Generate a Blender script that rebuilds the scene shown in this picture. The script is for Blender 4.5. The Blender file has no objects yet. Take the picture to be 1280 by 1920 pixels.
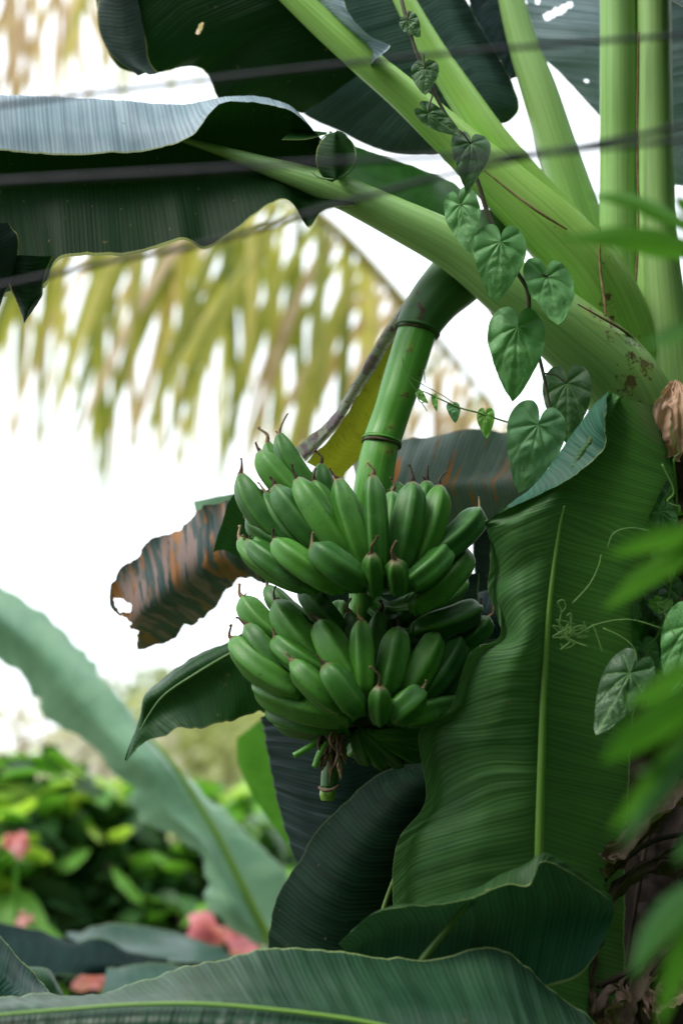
import bpy, math, random
import numpy as np
from mathutils import Vector
random.seed(7); rng=np.random.default_rng(7)
S=bpy.context.scene; COL=S.collection
# ------------------------------------------------------------ camera, sky, sun, exposure
PITCH=math.radians(11.5); CAM=np.array([0,0,1.6]); FOC=2.40
cd=bpy.data.cameras.new('camera'); cam=bpy.data.objects.new('camera',cd); COL.objects.link(cam)
cd.sensor_fit='VERTICAL'; cd.sensor_height=36; cd.sensor_width=24; cd.lens=50; cd.clip_start=.05; cd.clip_end=2000
cam.location=CAM; cam.rotation_euler=(math.pi/2+PITCH,0,0); S.camera=cam
cd.dof.use_dof=True; cd.dof.focus_distance=FOC; cd.dof.aperture_fstop=1.6
W=bpy.data.worlds.new('World'); S.world=W; W.use_nodes=True
wn=W.node_tree; wn.nodes.clear()
SUN_EL,SUN_AZ=math.radians(54),math.radians(-118)   # azimuth from +Y, negative = left
sky=wn.nodes.new('ShaderNodeTexSky'); sky.sky_type='NISHITA'; sky.sun_disc=False
sky.sun_elevation=SUN_EL; sky.sun_rotation=SUN_AZ; sky.dust_density=2.0; sky.air_density=1.0
mx=wn.nodes.new('ShaderNodeMix'); mx.data_type='RGBA'; mx.inputs[0].default_value=.93
mx.inputs[7].default_value=(10.6,11.4,12.0,1)      # bright white overcast cloud layer
bg=wn.nodes.new('ShaderNodeBackground'); bg.inputs[1].default_value=.13
wo=wn.nodes.new('ShaderNodeOutputWorld')
wn.links.new(sky.outputs[0],mx.inputs[6]); wn.links.new(mx.outputs[2],bg.inputs[0]); wn.links.new(bg.outputs[0],wo.inputs[0])
ld=bpy.data.lights.new('sun','SUN'); ld.energy=2.2; ld.angle=math.radians(25); ld.color=(1,.96,.88)
lo=bpy.data.objects.new('sun',ld); COL.objects.link(lo)
sd=Vector((math.sin(SUN_AZ)*math.cos(SUN_EL),math.cos(SUN_AZ)*math.cos(SUN_EL),math.sin(SUN_EL)))
lo.rotation_euler=sd.to_track_quat('Z','Y').to_euler()
S.view_settings.view_transform='Standard'; S.view_settings.look='None'; S.view_settings.gamma=1
S.view_settings.exposure=0.52; S.view_settings.use_curve_mapping=False
S.render.engine='CYCLES'
# ------------------------------------------------------------ helpers
R_=np.array([1.,0,0]); U_=np.array([0,-math.sin(PITCH),math.cos(PITCH)]); F_=np.array([0,math.cos(PITCH),math.sin(PITCH)])
def P(x,y,d=2.5): return CAM+R_*((x-640)/1280*.48*d)+U_*(-(y-960)/1920*.72*d)+F_*d
def px(d): return .48*d/1280          # metres per photo pixel at depth d
def proj(A):
    q=A-CAM; d=q@F_; return (q@R_)/d/.48*1280+640, -(q@U_)/d/.72*1920+960
def _h(i,j,s):
    v=np.sin(i*127.1+j*311.7+s*74.7)*43758.5453; return v-np.floor(v)
def vn(x,y=0.,s=0):
    x=np.asarray(x,float); y=np.asarray(y,float)+0*x; i=np.floor(x); j=np.floor(y); f=x-i; g=y-j
    f=f*f*(3-2*f); g=g*g*(3-2*g)
    return ((_h(i,j,s)*(1-f)+_h(i+1,j,s)*f)*(1-g)+(_h(i,j+1,s)*(1-f)+_h(i+1,j+1,s)*f)*g)*2-1
def cr(Pt,t):
    """Catmull-Rom through Pt (k,...) at parameters t in 0..1"""
    Pt=np.asarray(Pt,float); k=len(Pt); E=np.concatenate([[2*Pt[0]-Pt[1]],Pt,[2*Pt[-1]-Pt[-2]]])
    x=np.clip(np.asarray(t)*(k-1),0,k-1-1e-9); i=x.astype(int); f=(x-i).reshape((-1,)+(1,)*(Pt.ndim-1))
    a,b,c,d=E[i],E[i+1],E[i+2],E[i+3]
    return .5*(2*b+(c-a)*f+(2*a-5*b+4*c-d)*f*f+(3*b-a-3*c+d)*f**3)
def link(o,parent=None):
    COL.objects.link(o)
    if parent is not None:
        o.parent=parent; o.matrix_parent_inverse=parent.matrix_world.inverted() if False else o.matrix_parent_inverse
        o.location=Vector(o.location)-Vector(parent['_w'])
    return o
def thing(name,label,cat,loc,group=None):
    o=bpy.data.objects.new(name,None); COL.objects.link(o); o.location=loc; o.empty_display_size=.1
    o['label']=label; o['category']=cat; o['_w']=[float(v) for v in loc]
    if group:o['group']=group
    return o
def wpos(o):
    p=Vector(o.location)
    while o.parent: o=o.parent; p+=Vector(o.location)
    return p
def mesh(name,V,Fc,mat,parent=None,uv=None,att=None,smooth=True,label=None,kind=None):
    """one mesh object; origin at its first vertex ring centre"""
    V=np.asarray(V,float); org=V[:max(1,len(V)//40)].mean(0)
    me=bpy.data.meshes.new(name); me.from_pydata((V-org).tolist(),[],[tuple(int(q) for q in f) for f in Fc])
    if smooth: me.polygons.foreach_set('use_smooth',[True]*len(me.polygons))
    if uv is not None:
        l=me.uv_layers.new(name='UVMap'); vi=np.zeros(len(me.loops),int); me.loops.foreach_get('vertex_index',vi)
        l.data.foreach_set('uv',np.asarray(uv,float)[vi].ravel())
    for k,a in (att or {}).items():
        at=me.attributes.new(k,'FLOAT','POINT'); at.data.foreach_set('value',np.asarray(a,float).ravel())
    me.materials.append(mat); me.update()
    o=bpy.data.objects.new(name,me); COL.objects.link(o)
    if parent is not None: o.parent=parent; o.location=Vector(org)-wpos(parent)
    else: o.location=org
    if label:o['label']=label
    if kind:o['kind']=kind
    return o
def tag(o,label,cat,group=None):
    o['label']=label;o['category']=cat
    if group:o['group']=group
    return o
def gridf(nv,nu,closed=False):
    i,j=np.meshgrid(np.arange(nv-1),np.arange(nu if closed else nu-1),indexing='ij'); j2=(j+1)%nu
    return np.stack([i*nu+j,i*nu+j2,(i+1)*nu+j2,(i+1)*nu+j],-1).reshape(-1,4)
def tube_geo(pts,rad,n=60,seg=18,flat=1.,ridge=0,wob=0.,seed=0,flatdir=None):
    C=cr(pts,np.linspace(0,1,n)); r=cr(np.asarray(rad,float),np.linspace(0,1,n))
    T=np.gradient(C,axis=0); T/=np.linalg.norm(T,axis=1)[:,None]+1e-12
    up=-F_ if flatdir is None else flatdir
    N=np.zeros_like(C)
    for i in range(n):
        v=up-T[i]*(up@T[i]) if np.linalg.norm(np.cross(up,T[i]))>.2 or i==0 else N[i-1]-T[i]*(N[i-1]@T[i])
        N[i]=v/(np.linalg.norm(v)+1e-12)
    B=np.cross(T,N); a=np.linspace(0,2*math.pi,seg,endpoint=False)
    L=np.concatenate([[0],np.cumsum(np.linalg.norm(np.diff(C,axis=0),axis=1))])
    rr=r[:,None]*(1+ridge*np.cos(5*a)[None,:])
    if wob: rr=rr*(1+wob*vn(L[:,None]*25+0*a,np.cos(a)[None,:]*2+3+0*L[:,None],seed))
    V=C[:,None]+N[:,None]*(rr*np.cos(a))[...,None]*flat+B[:,None]*(rr*np.sin(a))[...,None]
    uv=np.stack([np.broadcast_to(np.abs(a/math.pi-1),(n,seg)),np.broadcast_to(L[:,None],(n,seg))],-1)
    Fc=list(gridf(n,seg,True)); 
    V=np.concatenate([V.reshape(-1,3),[C[0]],[C[-1]]]); uv=np.concatenate([uv.reshape(-1,2),[[0,0]],[[0,L[-1]]]])
    k=n*seg
    for j in range(seg): Fc.append((k,(j+1)%seg,j)); Fc.append((k+1,(n-1)*seg+j,(n-1)*seg+(j+1)%seg))
    return V,Fc,uv
def tube(name,pts,rad,mat,parent=None,stain=None,**k):
    """pts: (px,py,depth); rad in photo pixels at that depth"""
    lab=k.pop('label',None)
    W3=[P(*p) for p in pts]
    if np.isscalar(rad): rad=[rad]*len(pts)
    rr=[r*px(p[2]) for r,p in zip(rad,pts)]
    V,Fc,uv=tube_geo(W3,rr,**k); at=None
    if stain:
        X,Y=proj(V); s=np.zeros(len(V))
        for (sx,sy,sr) in stain: s=np.maximum(s,np.exp(-((X-sx)**2+(Y-sy)**2)/sr**2))
        at={'stain':s}
    return mesh(name,V,Fc,mat,parent,uv,at,label=lab)
def sheet(name,rows,mat,parent=None,nu=36,nv=150,ruffle=.004,pleat=.0008,tear=.02,slant=.25,mid=.5,seed=0,holes=(),flip=False,label=None,broad=.006):
    G=np.array([[P(*c) for c in r] for r in rows]); A=cr(G,np.linspace(0,1,nv))
    M=A[:,A.shape[1]//2]; L=np.concatenate([[0],np.cumsum(np.linalg.norm(np.diff(M,axis=0),axis=1))])
    u=np.linspace(0,1,nu); out=np.zeros((nv,nu,3))
    for i in range(nv):
        e0=1-tear*(.5+.5*vn(L[i]*22,0,seed))-tear*.7*max(0,float(vn(L[i]*70,3,seed))); e1=1-tear*(.5+.5*vn(L[i]*19,7,seed))-tear*.7*max(0,float(vn(L[i]*64,5,seed)))
        uu=np.where(u<mid,mid+(u-mid)*e0,mid+(u-mid)*e1); out[i]=cr(A[i],uu)
    du=np.gradient(out,axis=1); dv=np.gradient(out,axis=0); N=np.cross(du,dv); N/=np.linalg.norm(N,axis=2)[...,None]+1e-9
    wdt=np.linalg.norm(out[:,-1]-out[:,0],axis=1).mean()
    s=L[:,None]+slant*wdt*np.abs(u-mid)[None,:]; uu=np.broadcast_to(u,(nv,nu))
    ed=np.minimum(u,1-u)[None,:]; ew=np.clip(1-ed/.22,0,1)**2
    D=pleat*(vn(s*75,uu*1.5,seed+1)+.6*vn(s*170,uu*2,seed+2))*np.clip(np.abs(uu-mid)*9,0,1)
    D=D+ruffle*ew*(vn(s*14,uu*2,seed+3)+.5*vn(s*34,0,seed+4))+broad*vn(s*5,uu*2.5,seed+5)
    out=out+N*D[...,None]
    Fc=gridf(nv,nu); V=out.reshape(-1,3)
    if flip: Fc=Fc[:,::-1]
    if len(holes):
        X,Y=proj(V); c=np.zeros(len(V),bool)
        for (hx,hy,a,b,an) in holes:
            ca,sa=math.cos(an),math.sin(an); x=(X-hx)*ca+(Y-hy)*sa; y=-(X-hx)*sa+(Y-hy)*ca; x=x+a*.35*vn(X*.13,Y*.13,3); y=y+b*.4*vn(X*.2,Y*.2,4)
            c|=(x/a)**2+(y/b)**2<1
        Fc=Fc[~c[Fc].any(1)]
    uv=np.stack([uu,s],-1).reshape(-1,2)
    o=mesh(name,V,Fc,mat,parent,uv,{'edge':np.broadcast_to(ed*wdt,(nv,nu)).ravel(),'mid':(np.abs(uu-mid)*wdt).ravel()},label=label)
    return o
def ruled(outer,mid,n=4,sag=.02,d0=None):
    """rows between an outer edge and a midrib line"""
    rows=[]
    for o,m in zip(outer,mid):
        r=[]
        for k in range(n):
            t=k/(n-1); q=[o[a]*(1-t)+m[a]*t for a in range(3)]; q[2]-=sag*math.sin(math.pi*t); r.append(tuple(q))
        rows.append(r)
    return rows
# ------------------------------------------------------------ materials
def newmat(name):
    m=bpy.data.materials.new(name); m.use_nodes=True; t=m.node_tree; t.nodes.clear()
    def N(ty,**k):
        n=t.nodes.new('ShaderNode'+ty)
        for a,v in k.items(): setattr(n,a,v)
        return n
    def Lk(a,b): t.links.new(a,b)
    return m,N,Lk
def c4(c): return (c[0],c[1],c[2],1)
def mixc(N,Lk,fac,a,b):
    m=N('Mix',data_type='RGBA')
    for s,v in ((0,fac),(6,a),(7,b)):
        if isinstance(v,tuple): m.inputs[s].default_value=c4(v)
        elif isinstance(v,(int,float)): m.inputs[s].default_value=v
        else: Lk(v,m.inputs[s])
    return m.outputs[2]
def mth(N,Lk,op,a,b=None,c=None,clamp=False):
    m=N('Math',operation=op,use_clamp=clamp)
    for s,v in ((0,a),(1,b),(2,c)):
        if v is None: continue
        if isinstance(v,(int,float)): m.inputs[s].default_value=v
        else: Lk(v,m.inputs[s])
    return m.outputs[0]
def ramp(N,Lk,x,lo,hi):
    m=N('MapRange',interpolation_type='SMOOTHSTEP'); Lk(x,m.inputs[0]); m.inputs[1].default_value=lo; m.inputs[2].default_value=hi; return m.outputs[0]
def uvnoise(N,Lk,uv,su,sv,detail=2,rough=.5,off=0.):
    mp=N('Mapping'); Lk(uv,mp.inputs[0]); mp.inputs['Scale'].default_value=(su,sv,1); mp.inputs['Location'].default_value=(off,off*1.7,off)
    n=N('TexNoise'); n.inputs['Detail'].default_value=detail; n.inputs['Roughness'].default_value=rough; n.inputs['Scale'].default_value=1
    Lk(mp.outputs[0],n.inputs['Vector']); return n.outputs[0]
def leafmat(name,up,under,rough=.42,trans=.18,tcol=None,margin=(.25,.28,.08),damage=0.,dcols=None,veinc=.35,bump=.5,spec=.22,fine=260,sheen=0):
    m,N,Lk=newmat(name); uv=N('UVMap').outputs[0]; geo=N('NewGeometry')
    f=uvnoise(N,Lk,uv,2.0,fine,2,.6); c=uvnoise(N,Lk,uv,1.2,60,3,.6,4.); b=uvnoise(N,Lk,uv,3,9,3,.6,9.)
    base=mixc(N,Lk,geo.outputs['Backfacing'],up,under)
    v=mth(N,Lk,'ADD',mth(N,Lk,'MULTIPLY',f,.36),mth(N,Lk,'MULTIPLY',c,.50))
    sx=N('SeparateXYZ'); Lk(uv,sx.inputs[0]); ph=mth(N,Lk,'MULTIPLY_ADD',c,9.,mth(N,Lk,'MULTIPLY',sx.outputs[1],760.)); v=mth(N,Lk,'ADD',v,mth(N,Lk,'MULTIPLY_ADD',mth(N,Lk,'SINE',ph),.075,.07))
    k=ramp(N,Lk,v,.36,.64)
    dark=mixc(N,Lk,1.,base,(0,0,0)); mm=dark.node; mm.blend_type='MULTIPLY'; mm.inputs[7].default_value=(1-veinc,1-veinc,1-veinc*.9,1)
    col=mixc(N,Lk,k,dark,base)
    bl=mixc(N,Lk,1.,col,(.7,.78,.8)); bl.node.blend_type='MULTIPLY'
    col=mixc(N,Lk,ramp(N,Lk,b,.35,.65),bl,col)
    if damage>0:
        d1=uvnoise(N,Lk,uv,1.3,42,4,.6,2.); d2=uvnoise(N,Lk,uv,1.0,20,4,.7,6.)
        a,bb,cc=dcols
        col=mixc(N,Lk,ramp(N,Lk,d1,.62-damage*.3,.68-damage*.3),col,a)
        col=mixc(N,Lk,ramp(N,Lk,d2,.60-damage*.2,.66-damage*.2),col,bb)
        d3=uvnoise(N,Lk,uv,3,75,4,.7,12.); col=mixc(N,Lk,ramp(N,Lk,d3,.62-damage*.12,.70-damage*.12),col,cc)
    ea=N('Attribute',attribute_name='edge').outputs['Fac']
    mg=mth(N,Lk,'LESS_THAN',ea,.0022)
    col=mixc(N,Lk,mth(N,Lk,'MULTIPLY',mg,.75),col,margin)
    # small specks and scars
    oc=N('TexCoord').outputs['Object']; sp=N('TexNoise'); sp.inputs['Scale'].default_value=70; sp.inputs['Detail'].default_value=3; Lk(oc,sp.inputs['Vector'])
    col=mixc(N,Lk,mth(N,Lk,'MULTIPLY',ramp(N,Lk,sp.outputs[0],.70,.76),.5),col,(.16,.13,.06))
    p=N('BsdfPrincipled'); Lk(col,p.inputs['Base Color']); p.inputs['Specular IOR Level'].default_value=spec
    rr=mth(N,Lk,'MULTIPLY_ADD',b,.25,rough-.12); Lk(rr,p.inputs['Roughness'])
    bp=N('Bump'); bp.inputs['Strength'].default_value=bump; bp.inputs['Distance'].default_value=.0025; Lk(v,bp.inputs['Height']); Lk(bp.outputs[0],p.inputs['Normal'])
    tr=N('BsdfTranslucent'); tc=mixc(N,Lk,.6,col,tcol or (up[0]*1.6,up[1]*1.9,up[2]*.6)); Lk(tc,tr.inputs[0]); Lk(bp.outputs[0],tr.inputs['Normal'])
    ms=N('MixShader'); ms.inputs[0].default_value=trans; Lk(p.outputs[0],ms.inputs[1]); Lk(tr.outputs[0],ms.inputs[2])
    o=N('OutputMaterial'); Lk(ms.outputs[0],o.inputs[0]); return m
def stalkmat(name,c1,c2,spot=(.09,.03,.025),rough=.4,streak=1.,spotamt=.0,fib=90):
    m,N,Lk=newmat(name); uv=N('UVMap').outputs[0]; oc=N('TexCoord').outputs['Object']
    f=uvnoise(N,Lk,uv,fib/3,2.5,3,.6); g=uvnoise(N,Lk,uv,5,1.6,3,.6,3.)
    col=mixc(N,Lk,ramp(N,Lk,f,.3,.7),c1,c2); 
    w=mixc(N,Lk,1.,col,(1.28,1.22,1.25)); w.node.blend_type='MULTIPLY'; col=mixc(N,Lk,ramp(N,Lk,g,.45,.75),col,w)
    n1=N('TexNoise'); n1.inputs['Scale'].default_value=55; n1.inputs['Detail'].default_value=6; n1.inputs['Roughness'].default_value=.7; Lk(oc,n1.inputs['Vector'])
    n2=N('TexNoise'); n2.inputs['Scale'].default_value=9; n2.inputs['Detail'].default_value=3; Lk(oc,n2.inputs['Vector'])
    st=N('Attribute',attribute_name='stain').outputs['Fac']
    a=mth(N,Lk,'ADD',mth(N,Lk,'MULTIPLY_ADD',st,.27,n1.outputs[0]),mth(N,Lk,'MULTIPLY',n2.outputs[0],.2))
    col=mixc(N,Lk,ramp(N,Lk,a,.80-spotamt,.90-spotamt),col,spot)
    a2=mth(N,Lk,'MULTIPLY_ADD',st,.3,n2.outputs[0]); col=mixc(N,Lk,mth(N,Lk,'MULTIPLY',ramp(N,Lk,a2,.62,.9),.3),col,(.42,.46,.10))
    p=N('BsdfPrincipled'); Lk(col,p.inputs['Base Color']); p.inputs['Roughness'].default_value=rough
    p.inputs['Subsurface Weight'].default_value=.12; p.inputs['Subsurface Radius'].default_value=(.4,.8,.1); p.inputs['Subsurface Scale'].default_value=.01
    bp=N('Bump'); bp.inputs['Strength'].default_value=.35*streak; bp.inputs['Distance'].default_value=.002; Lk(f,bp.inputs['Height']); Lk(bp.outputs[0],p.inputs['Normal'])
    o=N('OutputMaterial'); Lk(p.outputs[0],o.inputs[0]); return m
def plain(name,c1,c2,scale=20,rough=.7,trans=0.,bump=.3,spec=.3,dist=.003,stretch=(1,1,1)):
    m,N,Lk=newmat(name); oc=N('TexCoord').outputs['Object']; mp=N('Mapping'); Lk(oc,mp.inputs[0]); mp.inputs['Scale'].default_value=stretch
    n=N('TexNoise'); n.inputs['Scale'].default_value=scale; n.inputs['Detail'].default_value=5; n.inputs['Roughness'].default_value=.6; Lk(mp.outputs[0],n.inputs['Vector'])
    oi=N('ObjectInfo'); r=mth(N,Lk,'MULTIPLY_ADD',oi.outputs['Random'],.35,mth(N,Lk,'SUBTRACT',n.outputs[0],.17))
    col=mixc(N,Lk,ramp(N,Lk,r,.3,.7),c1,c2)
    p=N('BsdfPrincipled'); Lk(col,p.inputs['Base Color']); p.inputs['Roughness'].default_value=rough; p.inputs['Specular IOR Level'].default_value=spec
    bp=N('Bump'); bp.inputs['Strength'].default_value=bump; bp.inputs['Distance'].default_value=dist; Lk(n.outputs[0],bp.inputs['Height']); Lk(bp.outputs[0],p.inputs['Normal'])
    o=N('OutputMaterial')
    if trans:
        tr=N('BsdfTranslucent'); tc=mixc(N,Lk,1.,col,(1.5,1.6,.8)); tc.node.blend_type='MULTIPLY'; Lk(tc,tr.inputs[0])
        ms=N('MixShader'); ms.inputs[0].default_value=trans; Lk(p.outputs[0],ms.inputs[1]); Lk(tr.outputs[0],ms.inputs[2]); Lk(ms.outputs[0],o.inputs[0])
    else: Lk(p.outputs[0],o.inputs[0])
    return m
def bananamat():
    m,N,Lk=newmat('green_banana_skin'); uv=N('UVMap').outputs[0]; oc=N('TexCoord').outputs['Object']; oi=N('ObjectInfo')
    rd=N('Attribute',attribute_name='ridge').outputs['Fac']; tp=N('Attribute',attribute_name='tip').outputs['Fac']
    n=N('TexNoise'); n.inputs['Scale'].default_value=28; n.inputs['Detail'].default_value=5; Lk(oc,n.inputs['Vector'])
    k=mth(N,Lk,'MULTIPLY_ADD',oi.outputs['Random'],.5,mth(N,Lk,'MULTIPLY',n.outputs[0],.6))
    col=mixc(N,Lk,ramp(N,Lk,k,.2,.85),(.018,.092,.011),(.056,.195,.018))
    col=mixc(N,Lk,mth(N,Lk,'MULTIPLY',rd,.5),col,(.11,.29,.05))
    s=N('TexNoise'); s.inputs['Scale'].default_value=160; s.inputs['Detail'].default_value=4; Lk(oc,s.inputs['Vector'])
    col=mixc(N,Lk,mth(N,Lk,'MULTIPLY',ramp(N,Lk,s.outputs[0],.62,.70),.65),col,(.03,.05,.015))
    w=N('TexNoise'); w.inputs['Scale'].default_value=11; w.inputs['Detail'].default_value=6; w.inputs['Roughness'].default_value=.75; Lk(oc,w.inputs['Vector'])
    col=mixc(N,Lk,mth(N,Lk,'MULTIPLY',ramp(N,Lk,w.outputs[0],.50,.72),.26),col,(.20,.36,.20))
    col=mixc(N,Lk,mth(N,Lk,'MULTIPLY',tp,.9),col,(.13,.10,.045))
    p=N('BsdfPrincipled'); Lk(col,p.inputs['Base Color'])
    Lk(mth(N,Lk,'MULTIPLY_ADD',w.outputs[0],.3,.30),p.inputs['Roughness'])
    p.inputs['Specular IOR Level'].default_value=.3
    p.inputs['Subsurface Weight'].default_value=.1; p.inputs['Subsurface Radius'].default_value=(.3,.8,.1); p.inputs['Subsurface Scale'].default_value=.006
    bp=N('Bump'); bp.inputs['Strength'].default_value=.25; bp.inputs['Distance'].default_value=.001; Lk(n.outputs[0],bp.inputs['Height']); Lk(bp.outputs[0],p.inputs['Normal'])
    o=N('OutputMaterial'); Lk(p.outputs[0],o.inputs[0]); return m
def heartmat(name,c1,c2,vein=(.16,.34,.09),trans=.15,rough=.42):
    m,N,Lk=newmat(name); v=N('Attribute',attribute_name='vein').outputs['Fac']; oc=N('TexCoord').outputs['Object']; geo=N('NewGeometry')
    n=N('TexNoise'); n.inputs['Scale'].default_value=45; n.inputs['Detail'].default_value=5; n.inputs['Roughness'].default_value=.65; Lk(oc,n.inputs['Vector'])
    vo=N('TexVoronoi',feature='DISTANCE_TO_EDGE'); vo.inputs['Scale'].default_value=260; Lk(oc,vo.inputs['Vector'])
    col=mixc(N,Lk,ramp(N,Lk,n.outputs[0],.3,.7),c1,c2)
    col=mixc(N,Lk,mth(N,Lk,'MULTIPLY',ramp(N,Lk,vo.outputs[0],.10,.0),.08),col,vein)
    col=mixc(N,Lk,mth(N,Lk,'MULTIPLY',v,.55),col,vein)
    p=N('BsdfPrincipled'); Lk(col,p.inputs['Base Color']); p.inputs['Roughness'].default_value=rough
    bp=N('Bump'); bp.inputs['Strength'].default_value=.4; bp.inputs['Distance'].default_value=.0012
    h=mth(N,Lk,'ADD',n.outputs[0],ramp(N,Lk,vo.outputs[0],0.,.15)); Lk(h,bp.inputs['Height']); Lk(bp.outputs[0],p.inputs['Normal'])
    tr=N('BsdfTranslucent'); Lk(mixc(N,Lk,.5,col,(.12,.45,.03)),tr.inputs[0])
    ms=N('MixShader'); ms.inputs[0].default_value=trans; Lk(p.outputs[0],ms.inputs[1]); Lk(tr.outputs[0],ms.inputs[2])
    o=N('OutputMaterial'); Lk(ms.outputs[0],o.inputs[0]); return m

M_crown=leafmat('banana_leaf_crown',(.42,.52,.58),(.007,.026,.008),rough=.5,spec=.06,trans=.12,tcol=(.02,.11,.008),veinc=.35)  # pale upper colour holds the sky's reflection on the curled side
M_crown2=leafmat('banana_leaf_crown_grey',(.05,.10,.08),(.014,.030,.024),rough=.5,spec=.1,trans=.03,veinc=.3)
M_flap=leafmat('banana_leaf_grey_flap',(.075,.11,.095),(.07,.10,.085),rough=.55,spec=.15,trans=.03,veinc=.25)
M_trans=leafmat('banana_leaf_backlit',(.03,.12,.02),(.02,.07,.015),trans=.3,tcol=(.05,.22,.02),veinc=.25)
M_big=leafmat('banana_leaf_large',(.035,.14,.08),(.066,.17,.046),rough=.5,spec=.2,trans=.24,tcol=(.08,.24,.03),margin=(.30,.38,.15),veinc=.42,bump=.6,fine=170)
M_big2=leafmat('banana_leaf_folded',(.035,.13,.08),(.030,.080,.022),rough=.5,spec=.15,trans=.12,tcol=(.05,.15,.02),margin=(.26,.34,.12),veinc=.4,bump=.5,fine=200)
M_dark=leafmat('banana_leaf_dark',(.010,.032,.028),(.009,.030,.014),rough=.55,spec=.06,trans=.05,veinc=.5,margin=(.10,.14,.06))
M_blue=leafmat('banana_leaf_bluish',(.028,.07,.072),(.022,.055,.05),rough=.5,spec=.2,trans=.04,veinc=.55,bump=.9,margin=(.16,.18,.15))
M_bott=leafmat('banana_leaf_bottom',(.022,.078,.054),(.025,.07,.035),rough=.36,trans=.07,veinc=.4,bump=.9,margin=(.22,.30,.12),fine=220)
M_left=leafmat('banana_leaf_left',(.03,.09,.04),(.022,.085,.02),rough=.45,trans=.15,veinc=.3,margin=(.10,.12,.05))
M_pale=leafmat('banana_leaf_pale',(.29,.50,.31),(.29,.49,.30),rough=.35,trans=.25,tcol=(.3,.6,.35),veinc=.15,margin=(.5,.6,.45))
M_burn=leafmat('banana_leaf_scorched',(.09,.13,.12),(.07,.115,.11),rough=.6,trans=.08,damage=.42,dcols=((.26,.18,.16),(.33,.14,.045),(.13,.075,.055)),veinc=.4,margin=(.10,.06,.05))
M_burn2=leafmat('banana_leaf_lightly_scorched',(.15,.20,.19),(.14,.19,.185),rough=.6,trans=.06,damage=.14,dcols=((.32,.115,.03),(.13,.12,.11),(.14,.07,.04)),veinc=.35,margin=(.16,.13,.11))
M_spathe=leafmat('yellowing_sheath',(.42,.42,.04),(.30,.25,.035),rough=.5,trans=.2,damage=.12,dcols=((.16,.09,.03),(.12,.11,.02),(.07,.02,.01)),veinc=.2,margin=(.12,.08,.06))
M_spathe2=leafmat('sheath_outside',(.30,.33,.22),(.30,.33,.22),rough=.5,trans=.05,damage=.5,dcols=((.16,.10,.12),(.30,.30,.20),(.08,.04,.04)),veinc=.2)
M_stk1=stalkmat('leaf_stalk_green',(.22,.42,.12),(.32,.54,.17))
M_stk2=stalkmat('leaf_stalk_yellowgreen',(.26,.52,.09),(.38,.64,.15))
M_stk3=stalkmat('leaf_stalk_pale',(.26,.47,.14),(.37,.57,.20))
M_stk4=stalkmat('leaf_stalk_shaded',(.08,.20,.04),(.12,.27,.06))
M_trunk=stalkmat('pseudostem_skin',(.32,.50,.18),(.44,.62,.26),spotamt=.03)
M_fruitstk=stalkmat('fruit_stalk_skin',(.075,.26,.03),(.11,.33,.045),rough=.35,fib=60)
M_fruitstk2=stalkmat('fruit_stalk_sheath',(.035,.11,.025),(.055,.15,.035),rough=.5,fib=40)
M_rib=stalkmat('midrib_skin',(.12,.26,.03),(.18,.34,.05),fib=40)
M_rib2=stalkmat('midrib_olive',(.085,.19,.03),(.12,.25,.04),fib=40)
M_ribd=stalkmat('midrib_dark',(.05,.13,.02),(.08,.18,.03),fib=40)
M_seam=plain('brown_seam',(.16,.10,.05),(.36,.28,.15),60,.8)
M_scar=plain('brown_scar',(.03,.02,.015),(.12,.09,.05),90,.8)
M_ban=bananamat()
M_tip=plain('withered_flower_tip',(.03,.018,.012),(.16,.10,.06),120,.85)
M_tip2=plain('pale_withered_tip',(.17,.11,.06),(.34,.25,.15),120,.8)
M_dry=plain('dry_leaf',(.10,.062,.045),(.27,.185,.14),26,.85,.1,.8,stretch=(1,1,.25))
M_dry2=plain('tan_dry_leaf',(.30,.17,.10),(.55,.36,.25),22,.8,.15,.7,stretch=(1,1,.2))
M_dryd=plain('dark_dry_leaf',(.03,.022,.018),(.10,.065,.05),26,.9,.05,.8,stretch=(1,1,.25))
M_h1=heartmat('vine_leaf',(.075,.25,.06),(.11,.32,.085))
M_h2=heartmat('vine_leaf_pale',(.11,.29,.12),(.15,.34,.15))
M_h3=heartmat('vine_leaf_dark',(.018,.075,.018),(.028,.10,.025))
M_h4=heartmat('vine_leaf_young',(.10,.30,.03),(.16,.38,.05),trans=.4)
M_vst=plain('vine_stem',(.05,.045,.035),(.12,.11,.07),80,.7)
M_tend=plain('tendril',(.09,.19,.045),(.15,.27,.07),80,.5)
M_cable=plain('cable_rubber',(.018,.018,.026),(.035,.035,.048),30,.55)
M_fg=plain('foreground_leaf',(.055,.19,.02),(.10,.27,.04),12,.4,.35,.1)
M_fg2=plain('foreground_leaf_bluish',(.07,.20,.08),(.11,.27,.12),12,.35,.25,.1)
M_palm=plain('palm_leaflet',(.34,.34,.07),(.54,.47,.15),6,.5,.4,.1)
M_palm2=plain('palm_leaflet_olive',(.15,.19,.035),(.28,.29,.07),6,.5,.35,.1)
M_palm3=plain('palm_leaflet_dry',(.45,.31,.21),(.66,.50,.38),6,.6,.35,.1)
M_rach=plain('palm_rachis',(.25,.22,.06),(.40,.33,.12),20,.6)
M_bark=plain('bark',(.08,.06,.045),(.20,.16,.12),20,.9,0,.9)
M_sh=plain('shrub_leaf',(.11,.30,.04),(.20,.44,.07),8,.4,.3,.1)
M_sh2=plain('shrub_leaf_yellow',(.26,.46,.05),(.42,.60,.10),8,.4,.35,.1)
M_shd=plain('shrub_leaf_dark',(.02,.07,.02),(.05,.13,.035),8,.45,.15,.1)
M_pink=plain('pink_petal',(.66,.22,.28),(.82,.38,.44),10,.5,.3,.1)
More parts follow.
